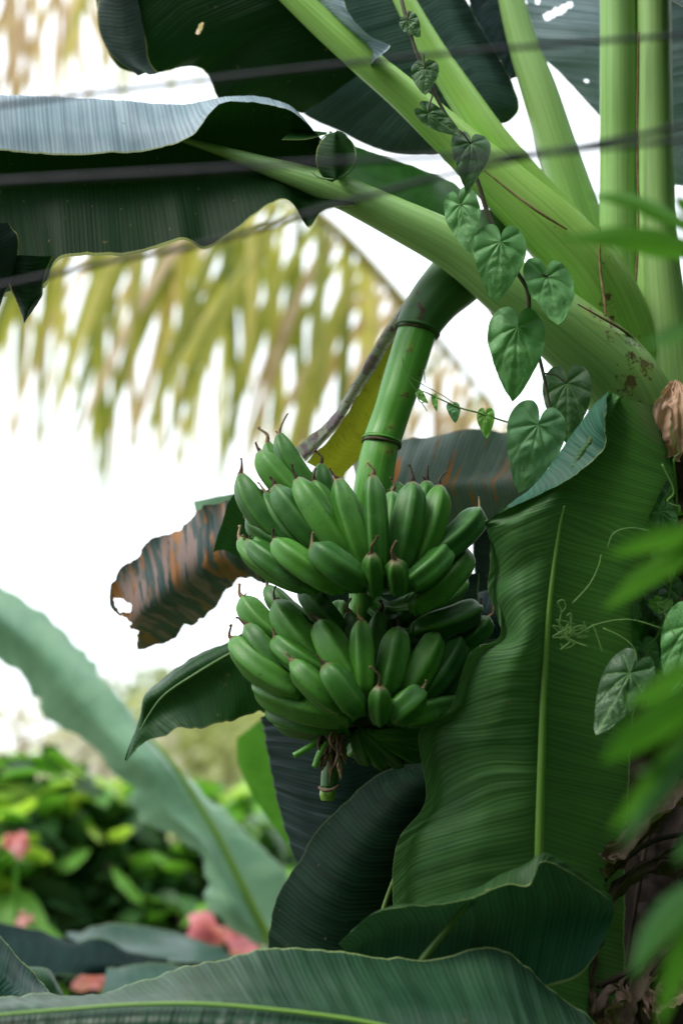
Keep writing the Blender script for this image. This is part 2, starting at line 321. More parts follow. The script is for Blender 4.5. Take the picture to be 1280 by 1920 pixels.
M_far=plain('hazed_foliage',(.22,.26,.10),(.40,.42,.20),3,.6,.3,.1)  # pale leaf colour stands in for distance haze
M_far2=plain('thin_hazed_foliage',(.40,.36,.34),(.60,.56,.52),3,.6,.4,.1)  # haze and overexposure painted into the whitish leaf colour
M_soil=plain('soil_and_litter',(.035,.030,.018),(.09,.075,.04),3,.95,0,1,dist=.03)
M_grass=plain('grass_hill',(.20,.26,.07),(.34,.38,.14),1.2,.9,0,.6,dist=.05)
M_blade=plain('grass_blade',(.05,.13,.02),(.14,.24,.05),4,.6,.2,.1)
# ------------------------------------------------------------ setting
def ground():
    n=70; x=np.sign(np.linspace(-1,1,n))*np.abs(np.linspace(-1,1,n))**2.2*400; X,Y=np.meshgrid(x,x,indexing='ij'); Y=Y+4
    Z=.05*vn(X*.8,Y*.8,3)+.15*vn(X*.15,Y*.15,5)*np.clip(np.hypot(X,Y-3)/8,0,1)-.05
    o=mesh('ground',np.stack([X,Y,Z],-1).reshape(-1,3),gridf(n,n),M_soil); o['kind']='structure'
    nx,ny=70,24; a=np.linspace(-70,70,nx); b=np.linspace(32,75,ny); X,Y=np.meshgrid(a,b,indexing='ij')
    Z=-.4+3.6*np.clip((Y-32)/26,0,1)**.8*(1+.2*vn(X*.05,Y*.05,8))*np.exp(-((X+2)/55)**2)
    o=mesh('hill',np.stack([X,Y,Z],-1).reshape(-1,3),gridf(nx,ny)[:,::-1],M_grass); o['kind']='structure'
ground()
def blade_geo(pts,wid,prof=None,nu=3,nv=7,fold=.15,roll=0.,up=None):
    """leaf-shaped strip along world pts, wid metres"""
    t=np.linspace(0,1,nv); C=cr(pts,t); T=np.gradient(C,axis=0); T/=np.linalg.norm(T,axis=1)[:,None]+1e-9
    n0=-F_ if up is None else up; B=np.cross(T,n0); B/=np.linalg.norm(B,axis=1)[:,None]+1e-9; Nn=np.cross(B,T)
    B,Nn=B*math.cos(roll)+Nn*math.sin(roll),Nn*math.cos(roll)-B*math.sin(roll)
    w=(np.sin(np.pi*np.clip(t,0,1)**.8)**.8 if prof is None else np.interp(t,prof[0],prof[1]))*wid/2
    u=np.linspace(-1,1,nu)
    V=C[:,None]+B[:,None]*(w[:,None]*u)[...,None]+Nn[:,None]*(w[:,None]*np.abs(u)*fold*-1)[...,None]
    return V.reshape(-1,3),gridf(nv,nu)
def leafcloud(name,centre,size,n,leaf,mat,parent,seed,shape=1.):
    """foliage mass built as real small leaves scattered in an uneven volume"""
    g=np.random.default_rng(seed); V=[];Fc=[];k=0
    q=g.normal(size=(n,3)); q/=np.linalg.norm(q,axis=1)[:,None]; r=g.random(n)**.4
    r=r*(1+.35*vn(q[:,0]*2+5,q[:,2]*2+q[:,1]*2+9,seed)); q=q*r[:,None]*np.array(size)+np.array(centre)
    for c in q:
        a=g.normal(size=3); a/=np.linalg.norm(a); b=np.cross(a,g.normal(size=3)); b/=np.linalg.norm(b)+1e-9
        s=leaf*g.uniform(.6,1.3); nn=np.cross(a,b)
        V+=[c-a*s,c-a*s*.2+b*s*.42+nn*s*.1,c+a*s*.5+b*s*.3,c+a*s,c+a*s*.5-b*s*.3,c-a*s*.2-b*s*.42+nn*s*.1]; Fc+=[(k,k+1,k+2,k+3),(k,k+3,k+4,k+5)]; k+=6
    return mesh(name,V,Fc,mat,parent,kind='stuff')
# far trees
def far_tree(label,x,y,d,hw,mat,seed,n=2600,leaf=.13,group=None):
    c=P(x,y,d); base=(c[0],c[1],0.); t=thing('tree',label,'tree',base,group)
    V,Fc,uv=tube_geo([np.array(base),np.array([c[0]+.2,c[1],c[2]*.5]),np.array([c[0],c[1],c[2]+.3])],[.16,.11,.05],n=14,seg=8)
    tr=mesh('trunk',V,Fc,M_bark,t,uv)
    for k in range(5):
        a=k*1.3+seed; e=np.array([c[0]+hw*.8*math.cos(a),c[1]+hw*.8*math.sin(a),c[2]+.5*math.sin(a*2)])
        V,Fc,uv=tube_geo([np.array([c[0]+.1,c[1],c[2]*.6]),(np.array([c[0],c[1],c[2]*.8])+e)/2,e],[.06,.04,.015],n=10,seg=6); mesh('branch',V,Fc,M_bark,t,uv)
    leafcloud('crown',c,(hw,hw,hw*.75),n,leaf,mat,t,seed)
far_tree('olive tree with painted-in haze far behind the hanging banana leaf tip',440,1420,22,1.9,M_far,11)
far_tree('hazy green tree left of the pale background leaf',330,1395,26,2.0,M_far,12,2400)
far_tree('sparse tree whitened by painted-in haze at the left edge above the shrubs',40,1430,17,1.5,M_far2,13,500,.10)
far_tree('sparse pinkish grey tree with painted-in haze behind the bright green shrubs',190,1470,18,1.25,M_far2,14,420,.10)
def shade_tree(label,x,y,z,rad,seed,n=1500,leaf=.24):  # unseen trees, added out of view to block light
    t=thing('tree',label,'tree',(x,y,0))
    V,Fc,uv=tube_geo([np.array([x,y,-.1]),np.array([x+.15,y,z*.5]),np.array([x,y+.1,z])],[.22,.17,.1],n=20,seg=10,wob=.1); mesh('trunk',V,Fc,M_bark,t,uv)
    leafcloud('crown',(x,y,z),rad,n,leaf,M_shd,t,seed)
shade_tree('unseen leafy tree added to shade the plants from the right',3.7,2.6,2.3,(1.9,2.4,2.0),21,3800)
shade_tree('unseen leafy tree added beyond the right edge to block light',4.6,6.5,3.0,(2.0,2.2,2.4),22,2000)
shade_tree('unseen broad tree added behind the viewpoint to dim the front light',.8,-4.2,4.2,(4.2,2.0,4.0),23,6500)
shade_tree('unseen broad tree added behind the viewpoint, shading from the right',4.4,-.8,2.9,(2.2,2.8,2.9),24,5000)
shade_tree('unseen leafy tree added behind the viewpoint, shading from the left',-4.2,-3.2,2.9,(2.4,2.2,2.8),25,4000)
def shade_bush(label,x,y,z,size,seed,n,leaf=.10):  # unseen foliage, added out of view to darken the right and lower parts
    t=thing('shade_bush',label,'shade_bush',(x,y,0))
    for k in range(5):
        a=k*1.26+seed; V,Fc,uv=tube_geo([np.array([x,y,-.05]),np.array([x+size[0]*.3*math.cos(a),y+size[1]*.3*math.sin(a),z*.6]),np.array([x+size[0]*.6*math.cos(a),y+size[1]*.6*math.sin(a),z+size[2]*.4])],[.025,.018,.008],n=10,seg=6); mesh('stem',V,Fc,M_bark,t,uv)
    leafcloud('foliage',(x,y,z),size,n,leaf,M_sh,t,seed)
shade_bush('leafy bush added unseen past the right edge for shade, by the blurred shoots',1.62,1.55,1.15,(.62,1.15,1.05),31,3200)
shade_bush('low bush added unseen below the view to shade the lower plants',.35,1.05,.35,(1.3,.45,.5),32,1800)
# ------------------------------------------------------------ palm
def leaflet_curve(a,ang,Lg,droop,sw):
    """from 3D point a: starts along ang then falls"""
    pts=[]; p=np.array(a,float); dirv=R_*math.cos(ang)+U_*math.sin(ang)+F_*sw
    for k in range(5): pts.append(p.copy()); p=p+dirv*Lg/4; dirv=dirv*(1-droop)+(-U_)*droop; dirv/=np.linalg.norm(dirv)
    return pts
pb=P(-420,-260,10); palm=thing('palm_tree','tall coconut palm with yellowing fronds hanging behind the banana plant','palm tree',(pb[0],pb[1],0))
V,Fc,uv=tube_geo([np.array([pb[0],pb[1],0]),np.array([pb[0]+.2,pb[1],2.]),pb],[.2,.16,.13],n=30,seg=12,wob=.06); mesh('trunk',V,Fc,M_bark,palm,uv)
def frond(path,n,Lg,seed,mats,wpx=19,side=True,label=None,angs=(-2.0,-1.3),t0=.0):
    g=random.Random(seed); W3=[P(*p) for p in path]; d=path[0][2]
    V,Fc,uv=tube_geo(W3,[9*px(d)]*(len(path)-1)+[2*px(d)],n=40,seg=8); r=mesh('frond',V,Fc,M_rach,palm,uv,label=label)
    for k in range(n):
        t=t0+(1-t0)*(k+g.random()*.6)/n; a=cr(W3,np.array([t]))[0]
        for sgn in ((-1,1) if side else (1,)):
            ln=Lg*(1.05-.55*t**2)*g.uniform(.7,1.15)*px(d)
            ang=g.uniform(*angs)+(.25 if sgn>0 else -.25)
            pts=leaflet_curve(a,ang,ln,g.uniform(.12,.3),g.uniform(-.3,.3)*sgn)
            v,f=blade_geo(pts,wpx*g.uniform(.7,1.2)*px(d),([0,.1,.5,.85,1],[.4,.8,1,.6,.05]),3,7,.25,g.uniform(-.4,.4))
            mt=mats(t,g); mesh('leaflet',v,f,mt,r)
def pm1(t,g):
    if t>.78: return M_palm3 if g.random()<.7 else M_palm2
    return g.choices([M_palm,M_palm2,M_palm3],[.55,.33,.12])[0]
pm2=lambda t,g:g.choices([M_palm,M_palm2,M_palm3],[.35,.15,.5])[0]
frond([(-420,-60,9),(-100,150,9),(180,270,8.8),(420,300,8.6),(600,405,8.5),(760,570,8.6),(960,800,8.8)],40,640,3,pm1,21,angs=(-2.05,-1.7),t0=.27)
frond([(-420,-40,9.6),(-150,160,9.6),(80,330,9.8),(330,400,10),(520,430,10)],22,700,5,pm2,12,angs=(-2.0,-1.6),t0=.35,label='pale dry frond with long thin leaflets')
frond([(-420,-260,9),(-200,-120,9),(0,-40,9),(200,-70,9),(420,-40,9),(560,40,9)],52,300,6,lambda t,g:(M_palm if t>.55 and g.random()<.7 else M_palm3),15,angs=(-1.9,-1.3))
# ------------------------------------------------------------ shrub behind
def leaf_template(name,L,w,mat):
    v,f=blade_geo([np.array([0,0,0.]),np.array([L*.4,0,.06*L]),np.array([L,0,-.12*L])],w,None,3,6,.2,0,np.array([0,0,1.]))
    me=bpy.data.meshes.new(name); me.from_pydata(v.tolist(),[],[tuple(map(int,q)) for q in f]); me.materials.append(mat)
    me.polygons.foreach_set('use_smooth',[True]*len(me.polygons)); return me
def inst(name,me,parent,loc,rot,sc=1.):
    o=bpy.data.objects.new(name,me); COL.objects.link(o); o.parent=parent; o.location=Vector(loc)-wpos(parent); o.rotation_euler=rot; o.scale=(sc,)*3; return o
SL=[leaf_template('leaf',.23,.14,m) for m in (M_sh,M_sh2,M_shd)]
def shrub(label,x,y,d,size,n,seed,wts=(.45,.2,.35)):
    g=random.Random(seed); c=P(x,y,d); t=thing('shrub',label,'shrub',(c[0],c[1],0.),'leafy shrubs behind the banana plants')
    for k in range(6):
        a=k*1.05; V,Fc,uv=tube_geo([np.array([c[0],c[1],0]),np.array([c[0]+size[0]*.3*math.cos(a),c[1]+size[1]*.3*math.sin(a),c[2]*.6]),np.array([c[0]+size[0]*.7*math.cos(a),c[1]+size[1]*.7*math.sin(a),c[2]+size[2]*.4])],[.03,.02,.008],n=10,seg=6)
        mesh('stem',V,Fc,M_bark,t,uv)
    for k in range(n):
        a=g.uniform(0,6.28); b=g.uniform(-.5,1.4); r=g.uniform(.55,1.08)
        q=(c[0]+size[0]*r*math.cos(a)*math.cos(b),c[1]+size[1]*r*math.sin(a)*math.cos(b),c[2]+size[2]*r*math.sin(b))
        inst('leaf',g.choices(SL,wts)[0],t,q,(g.uniform(-.8,.8),g.uniform(-.6,1.0),g.uniform(0,6.28)),g.uniform(.7,1.35))
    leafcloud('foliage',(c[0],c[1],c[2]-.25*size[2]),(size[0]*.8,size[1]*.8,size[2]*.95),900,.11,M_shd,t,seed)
    return t
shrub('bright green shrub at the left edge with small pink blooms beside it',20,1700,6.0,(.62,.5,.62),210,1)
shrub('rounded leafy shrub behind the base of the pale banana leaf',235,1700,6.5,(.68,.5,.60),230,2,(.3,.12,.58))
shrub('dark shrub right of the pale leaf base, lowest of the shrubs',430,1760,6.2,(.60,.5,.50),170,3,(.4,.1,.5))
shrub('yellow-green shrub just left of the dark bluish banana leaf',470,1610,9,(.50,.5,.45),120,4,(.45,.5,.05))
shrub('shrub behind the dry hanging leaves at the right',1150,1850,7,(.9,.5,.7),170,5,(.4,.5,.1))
def flower(label,x,y,d,rad,n,seed):
    g=random.Random(seed); c=P(x,y,d); t=thing('flower_cluster',label,'flower',c,'pink flower clusters among the shrubs')
    V,Fc,uv=tube_geo([c+F_*.1-np.array([0,0,.35]),c+F_*.05-np.array([0,0,.1]),c+F_*.02],[.01,.008,.006],n=8,seg=6); mesh('stem',V,Fc,M_sh,t,uv)
    for k in range(n):
        a=g.uniform(0,6.28); L=rad*g.uniform(.7,1.1)*px(d); o0=c+np.array([g.uniform(-.3,.3)*rad*px(d),g.uniform(-.05,.05),g.uniform(-.2,.2)*rad*px(d)])
        e=o0+R_*math.cos(a)*L+U_*math.sin(a)*L*.7-F_*g.uniform(-.3,.6)*L
        v,f=blade_geo([o0,(o0+e)/2-F_*L*.15,e],L*.75,None,3,6,.2,g.uniform(-.4,.4)); mesh('petal',v,f,M_pink,t)
flower('large pink bloom just above the bottom leaf, right of the shrubs',415,1748,4.8,62,16,1)
flower('pink bloom at the left edge among bright shrub leaves',28,1585,5.2,34,12,2)
flower('small pink bloom low at the left edge',42,1722,5.2,20,8,3)
flower('pink bloom peeping over the bottom leaf, under the grey-green leaf',190,1828,4.4,40,12,4)
flower('small pale pink bloom left of the large pink one',470,1775,4.9,34,10,5)
# ------------------------------------------------------------ background banana plant (pale, blurred)
bp_=thing('banana_plant','out-of-focus young banana plant with one long pale green leaf at left','banana plant',(P(520,1800,4.5)[0],P(520,1800,4.5)[1],0))
D=4.5
rows=[[(-260,1080,D-.3),(-255,1010,D-.3),(-250,960,D-.3),(-245,900,D-.2)],[(-120,1170,D-.2),(-120,1090,D-.25),(-120,1030,D-.2),(-115,1005,D-.1)],
[(0,1235,D-.1),(0,1160,D-.2),(0,1110,D-.1),(5,1092,D)],[(62,1295,D),(80,1230,D-.1),(100,1180,D),(104,1174,D+.1)],[(100,1362,D),(140,1310,D-.1),(180,1272,D),(184,1269,D+.1)],
[(185,1425,D),(220,1395,D-.1),(258,1364,D),(264,1361,D+.1)],[(243,1482,D),(280,1450,D-.1),(322,1432,D),(330,1430,D+.1)],[(258,1535,D),(310,1520,D-.1),(366,1500,D),(392,1515,D+.1)],
[(342,1585,D),(375,1578,D-.1),(410,1572,D),(475,1578,D+.1)],[(384,1650,D),(415,1650,D-.1),(448,1650,D),(540,1640,D+.1)],[(410,1712,D),(445,1716,D-.1),(482,1718,D),(528,1705,D+.1)],[(495,1768,D),(502,1768,D),(510,1770,D),(516,1768,D)]]
lf=sheet('leaf',rows,M_pale,bp_,nu=24,nv=90,ruffle=.02,broad=.02,pleat=.002,mid=.66,seed=3)
tube('midrib',[(258,1360,D-.03),(322,1430,D-.04),(366,1498,D-.04),(410,1570,D-.04),(448,1648,D-.04),(482,1716,D-.04),(512,1775,D-.04)],[3,5,6,7,8,9,10],M_rib,lf,n=30,seg=8)
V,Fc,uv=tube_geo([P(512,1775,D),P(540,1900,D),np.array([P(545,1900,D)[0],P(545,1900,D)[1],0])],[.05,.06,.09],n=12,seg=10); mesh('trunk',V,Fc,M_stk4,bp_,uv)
lf=sheet('leaf',ruled([(-60,1710,3.8),(20,1735,3.8),(120,1755,3.8),(220,1775,3.8),(300,1800,3.9),(360,1812,4)],[(-60,1840,3.6),(20,1835,3.6),(120,1830,3.6),(200,1828,3.7),(270,1822,3.8),(345,1815,4)]),M_dark,bp_,nu=16,nv=50,seed=5,ruffle=.01)
lf=sheet('leaf',ruled([(125,1752,4.2),(200,1742,4.2),(300,1745,4.2),(370,1762,4.2),(430,1785,4.2),(500,1830,4.2)],[(130,1762,4),(200,1795,3.9),(300,1808,3.9),(370,1805,3.9),(430,1812,4),(500,1838,4.1)]),M_bott,bp_,nu=16,nv=50,seed=6,ruffle=.01,label='grey-green leaf lying above the bottom leaf')
lf=sheet('leaf',ruled([(200,1815,3.6),(280,1805,3.6),(350,1812,3.6),(420,1835,3.6)],[(190,1870,3.4),(280,1875,3.4),(350,1870,3.4),(430,1850,3.5)]),M_bott,bp_,nu=12,nv=40,seed=7)
lf=sheet('leaf',ruled([(445,1385,3.6),(450,1440,3.6),(478,1500,3.6),(520,1560,3.6),(560,1620,3.6)],[(500,1340,3.7),(540,1400,3.7),(560,1470,3.7),(580,1540,3.7),(600,1620,3.7)]),M_fg,bp_,nu=12,nv=40,seed=8,label='small bright green leaf behind the bluish leaf')
# ------------------------------------------------------------ second banana plant behind the bunch
b2=thing('banana_plant','banana plant behind the fruit with a scorched leaf and dark bluish leaves','banana plant',(P(900,1500,3.1)[0],P(900,1500,3.1)[1],0))
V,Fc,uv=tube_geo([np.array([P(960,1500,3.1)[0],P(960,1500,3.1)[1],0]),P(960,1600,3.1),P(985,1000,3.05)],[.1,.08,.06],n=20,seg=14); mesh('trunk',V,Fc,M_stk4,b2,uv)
D=2.82
rows=[[(1040,800,D+.05),(1030,870,D-.02),(1000,950,D)],[(940,818,D+.05),(930,900,D-.03),(905,1000,D)],[(840,824,D+.05),(835,910,D-.04),(830,1030,D+.02)],[(745,836,D+.05),(745,930,D-.04),(740,1040,D)],[(660,858,D+.04),(670,940,D-.04),(660,1060,D)]]
lf=sheet('leaf',rows,M_burn2,b2,nu=30,nv=120,seed=11,ruffle=.008,broad=.02,slant=.4,label='large greyish leaf blade with rusty streaks')
rows=[[(640,868,D+.03),(650,950,D-.05),(640,1050,D)],[(560,895,D+.03),(580,985,D-.05),(560,1085,D)],[(480,918,D+.03),(510,1010,D-.05),(500,1092,D+.01)],[(405,945,D+.03),(445,1030,D-.05),(452,1100,D+.03)],
[(335,985,D+.03),(375,1070,D-.05),(405,1142,D+.04)],[(268,1042,D+.03),(312,1118,D-.05),(355,1188,D+.04)],[(226,1096,D+.02),(268,1150,D-.04),(308,1210,D+.03)],[(212,1140,D),(240,1175,D-.02),(262,1222,D)]]
lf=sheet('leaf',rows,M_burn,b2,nu=90,nv=260,seed=12,ruffle=.016,broad=.018,tear=.09,slant=.5,pleat=.003,holes=[(231,1137,17,10,.5),(228,1163,19,6,.35),(250,1196,8,16,.1),(437,1112,10,6,0)],label='scorched brown and orange leaf end with a torn tip')
lf=sheet('leaf',ruled([(362,940,2.95),(370,975,2.95),(380,1000,2.95)],[(440,925,2.95),(450,950,2.95),(450,990,2.95)]),M_pale,b2,nu=12,nv=12,seed=13,pleat=0,broad=0,ruffle=0)
lf=sheet('leaf',[[(455,905,2.6),(480,915,2.62),(540,930,2.65)],[(425,940,2.58),(455,950,2.6),(520,965,2.64)],[(412,985,2.57),(440,990,2.6),(500,1005,2.63)],[(402,1028,2.57),(425,1022,2.59),(480,1035,2.62)],[(400,1036,2.57),(420,1030,2.59),(470,1060,2.62)]],M_left,b2,nu=20,nv=50,seed=14,broad=.01,label='dark glossy leaf tip left of the top bananas')
# left hanging leaf
rows=[[(560,1160,2.72),(550,1200,2.62),(545,1260,2.62),(540,1350,2.6)],[(480,1182,2.72),(470,1190,2.62),(475,1260,2.6),(480,1345,2.6)],[(425,1200,2.7),(430,1212,2.61),(440,1270,2.6),(440,1352,2.58)],[(350,1238,2.7),(358,1250,2.6),(370,1300,2.6),(385,1372,2.57)],
[(290,1280,2.68),(300,1292,2.6),(310,1330,2.6),(335,1368,2.57)],[(268,1300,2.66),(272,1312,2.6),(285,1350,2.6),(305,1386,2.57)],[(258,1340,2.62),(262,1350,2.6),(265,1370,2.59),(275,1392,2.58)],[(234,1424,2.58),(236,1426,2.58),(238,1426,2.58),(240,1428,2.58)]]
lf=sheet('leaf',rows,M_left,b2,nu=36,nv=120,seed=15,tear=.07,ruffle=.007,mid=.3,label='drooping green leaf pointing left below the scorched one')
tube('midrib',[(520,1190,2.58),(440,1222,2.585),(370,1262,2.58),(310,1302,2.58),(280,1340,2.58),(262,1372,2.575)],[4,3.5,3,2.4,1.8,1],M_ribd,lf,n=30,seg=8)
# bluish leaf behind the bunch bottom, and dark leaf
rows=[[(488,1345,2.85),(560,1320,2.78),(640,1300,2.74),(760,1290,2.8),(900,1290,2.85)],[(498,1400,2.85),(560,1390,2.78),(640,1380,2.74),(760,1370,2.8),(900,1370,2.85)],[(508,1470,2.85),(570,1470,2.78),(650,1465,2.74),(760,1460,2.8),(900,1460,2.85)],
[(520,1540,2.85),(580,1545,2.78),(650,1540,2.74),(760,1540,2.8),(900,1550,2.85)],[(548,1612,2.85),(600,1620,2.78),(660,1620,2.74),(760,1620,2.8),(900,1620,2.85)],[(600,1700,2.85),(640,1700,2.78),(680,1700,2.74),(760,1700,2.8),(900,1700,2.85)]]
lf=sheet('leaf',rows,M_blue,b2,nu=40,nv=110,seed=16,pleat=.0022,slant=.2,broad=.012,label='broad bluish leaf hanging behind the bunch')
rows=[[(820,1420,2.66),(900,1430,2.6),(1000,1430,2.62)],[(735,1440,2.66),(800,1460,2.58),(960,1480,2.6)],[(650,1505,2.65),(740,1530,2.56),(940,1560,2.6)],[(580,1580,2.64),(690,1610,2.55),(920,1650,2.6)],[(530,1660,2.62),(650,1690,2.54),(900,1720,2.6)],[(505,1730,2.61),(630,1760,2.53),(880,1790,2.6)],[(498,1790,2.6),(620,1820,2.52),(870,1850,2.6)],[(500,1880,2.6),(620,1900,2.52),(860,1930,2.6)]]
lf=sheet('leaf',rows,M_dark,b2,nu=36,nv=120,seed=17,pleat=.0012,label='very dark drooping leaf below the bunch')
tube('midrib',[(760,1600,2.5),(738,1650,2.5),(720,1700,2.5),(700,1770,2.49)],[3,4,4.5,5],M_ribd,lf,n=16,seg=8)
lf=sheet('leaf',ruled([(1000,1090,2.8),(930,1100,2.8),(860,1115,2.8),(800,1130,2.8),(740,1150,2.8)],[(1000,1200,2.75),(930,1200,2.75),(860,1210,2.75),(800,1215,2.75),(740,1210,2.75)]),M_blue,b2,nu=20,nv=50,seed=18)
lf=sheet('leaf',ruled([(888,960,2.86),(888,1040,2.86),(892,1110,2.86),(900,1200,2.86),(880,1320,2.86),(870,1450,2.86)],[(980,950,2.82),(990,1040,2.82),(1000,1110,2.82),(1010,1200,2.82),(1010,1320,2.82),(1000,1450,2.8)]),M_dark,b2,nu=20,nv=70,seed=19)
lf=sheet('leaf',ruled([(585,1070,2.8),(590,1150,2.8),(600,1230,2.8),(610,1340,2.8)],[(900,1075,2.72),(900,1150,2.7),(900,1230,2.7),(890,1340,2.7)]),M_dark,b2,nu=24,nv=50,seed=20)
# ------------------------------------------------------------ main banana plant
trX,trY=P(1200,1000,2.72)[:2]
mp_=thing('banana_plant','tall banana plant with thick pale green leaf stalks fanning out at top right','banana plant',(trX,trY,0))
st=[(960,362,8),(1010,398,8),(1040,415,10),(905,400,14),(940,440,18),(970,480,12),(1100,580,12),(1150,610,14),(1190,560,12),(1192,480,8),(1178,720,30),(1215,700,16),(1130,560,22),(1130,500,14),(1135,590,24),(1175,700,34),(1185,640,26),(1190,680,30),(1180,760,30),(1120,450,12),(1150,620,18)]
V,Fc,uv=tube_geo([P(1216,1180,2.75),P(1212,1000,2.74),P(1208,880,2.73),P(1205,790,2.72),P(1200,690,2.72),P(1185,600,2.74)],[.095,.10,.10,.098,.09,.06],n=90,seg=30)
X,Y=proj(V); s_=np.zeros(len(V))
for a in st: s_=np.maximum(s_,np.exp(-((X-a[0])**2+(Y-a[1])**2)/a[2]**2))
mesh('trunk',V,Fc,M_trunk,mp_,uv,{'stain':s_})
V,Fc,uv=tube_geo([np.array([trX,trY,-.04]),P(1222,1700,2.75),P(1222,1300,2.745),P(1216,1040,2.745)],[.145,.135,.125,.108],n=90,seg=40,wob=.16,seed=9); mesh('dry_sheath',V,Fc,M_dryd,mp_,uv,label='dark dry sheaths wrapped round the lower trunk')
def stalk(pts,rad,mat,stain=st,**k): return tube('leaf_stalk',pts,rad,mat,mp_,stain=stain,n=90,seg=28,**k)
stalk([(1222,960,2.66),(1205,830,2.64),(1160,715,2.60),(1060,620,2.57),(960,545,2.555),(860,470,2.55),(740,408,2.55),(620,352,2.56),(520,318,2.58),(420,285,2.6),(330,258,2.62)],[86,84,76,66,56,46,37,29,19,10,4],M_stk1,label='thick green leaf stalk reaching left over the fruit')
stalk([(1190,760,2.68),(1165,640,2.66),(1110,520,2.63),(1030,430,2.62),(940,345,2.62),(850,262,2.62),(760,180,2.62),(680,112,2.62),(600,40,2.63),(520,-35,2.64),(420,-130,2.66),(300,-250,2.68)],[60,66,64,58,48,38,31,28,26,22,16,8],M_stk2,label='yellow-green leaf stalk rising to the upper left')
stalk([(1170,700,2.74),(1130,560,2.72),(1070,450,2.70),(990,350,2.69),(920,262,2.69),(868,185,2.70),(810,95,2.71),(760,5,2.72),(710,-100,2.74),(650,-230,2.76)],[50,52,46,38,33,29,24,20,15,8],M_stk2)
stalk([(1160,640,2.80),(1120,500,2.79),(1085,400,2.78),(1045,280,2.78),(1010,170,2.79),(982,90,2.80),(958,0,2.81),(935,-110,2.82),(900,-240,2.84)],[44,44,40,36,33,28,24,18,8],M_stk3)
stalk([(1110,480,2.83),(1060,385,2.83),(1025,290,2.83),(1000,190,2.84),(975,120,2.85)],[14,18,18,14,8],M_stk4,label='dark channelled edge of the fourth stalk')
stalk([(1170,760,2.72),(1165,640,2.71),(1160,480,2.71),(1160,300,2.72),(1160,150,2.72),(1158,0,2.73),(1150,-150,2.74),(1130,-350,2.76)],[42,40,37,36,36,34,30,18],M_stk1)
stalk([(1255,900,2.66),(1250,740,2.66),(1240,600,2.67),(1230,450,2.68),(1228,300,2.69),(1226,150,2.70),(1225,0,2.71),(1222,-150,2.72),(1210,-350,2.74)],[62,58,48,38,34,33,32,30,18],M_stk3,label='tallest upright leaf stalk at the right')
for pts in ([(905,318,2.55),(960,362,2.55),(1010,398,2.55),(1062,430,2.56)],[(1124,425,2.565),(1124,500,2.56),(1132,560,2.55),(1135,592,2.54)],[(1196,60,2.67),(1194,250,2.66),(1196,420,2.65),(1190,540,2.63),(1182,620,2.60),(1176,660,2.56),(1172,730,2.53)],
            [(1082,570,2.50),(1120,592,2.51),(1160,615,2.53),(1186,634,2.56)],[(1062,430,2.58),(1050,405,2.62),(1030,385,2.66)]):
    tube('sheath_seam',pts,[1.5,2.2,2.6,2.0] if len(pts)==4 else 2.1,M_seam,mp_,n=60,seg=6,wob=.35,seed=4)
# L1 : the long leaf reaching left, upper side curled over, sky sheen put into its colour
a=[]
for (b,m,t,f) in [((664,378),(650,350),(642,322),(643,320)),((606,396),(600,340),(590,250),(592,252)),((578,430),(560,330),(545,206),(548,212)),((530,380),(510,315),(490,191),(492,200)),((440,437),(415,288),(425,188),(426,196)),((385,470),(365,284),(385,190),(395,212)),
                  ((340,452),(320,282),(335,194),(345,262)),((230,482),(225,285),(225,186),(230,287)),((118,490),(112,290),(110,180),(110,290)),((84,545),(50,293),(45,178),(45,287)),((0,560),(0,295),(0,177),(0,284)),((-70,540),(-60,300),(-60,176),(-60,280)),((-220,470),(-220,310),(-220,190),(-220,280)),((-360,380),(-370,330),(-370,260),(-370,300))]:
    mm=lambda p,q,k:(p[0]*(1-k)+q[0]*k,p[1]*(1-k)+q[1]*k)
    a.append([(*b,2.50),(*mm(b,m,.5),2.56),(*m,2.63),(*mm(m,t,.55),2.66),(*t,2.62),(*mm(t,f,.5),2.565),(*f,2.54)])
lf=sheet('leaf',a,M_crown,mp_,nu=64,nv=220,seed=21,ruffle=.003,tear=.015,mid=.35,slant=.15,flip=True,label='long leaf reaching left with sky sheen painted on its curled-over side')
# hanging torn strips at left
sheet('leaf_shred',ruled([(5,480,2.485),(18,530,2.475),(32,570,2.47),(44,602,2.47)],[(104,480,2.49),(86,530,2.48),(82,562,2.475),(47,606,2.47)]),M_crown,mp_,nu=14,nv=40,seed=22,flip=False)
sheet('leaf_shred',ruled([(-40,420,2.44),(-60,500,2.44),(-60,560,2.44),(-30,640,2.44)],[(20,418,2.47),(36,450,2.47),(26,520,2.47),(-6,600,2.44)]),M_crown2,mp_,nu=14,nv=40,seed=23)
# L2
O=[(566,215,2.80),(480,192,2.79),(415,190,2.78),(376,126,2.77),(290,138,2.76),(216,122,2.76),(182,30,2.76),(172,-110,2.76),(160,-280,2.76)]
Md=[(690,128,2.66),(650,85,2.66),(612,50,2.66),(580,20,2.66),(545,-12,2.66),(500,-55,2.67),(440,-112,2.68),(360,-190,2.68),(270,-290,2.70)]
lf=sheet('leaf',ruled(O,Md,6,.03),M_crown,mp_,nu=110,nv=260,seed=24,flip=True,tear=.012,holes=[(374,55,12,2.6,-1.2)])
sheet('leaf_shred',ruled([(184,-90,2.70),(183,20,2.70),(192,75,2.70),(218,112,2.70),(262,138,2.70)],[(255,-90,2.72),(268,10,2.72),(277,70,2.72),(280,110,2.72),(296,138,2.71)]),M_flap,mp_,nu=20,nv=60,seed=25,pleat=.0004,label='grey torn flap at the edge of the upper left leaf')
O=[(700,128,2.56),(738,86,2.56),(690,60,2.56),(655,20,2.57),(625,-40,2.58),(560,-150,2.6),(400,-300,2.66)]
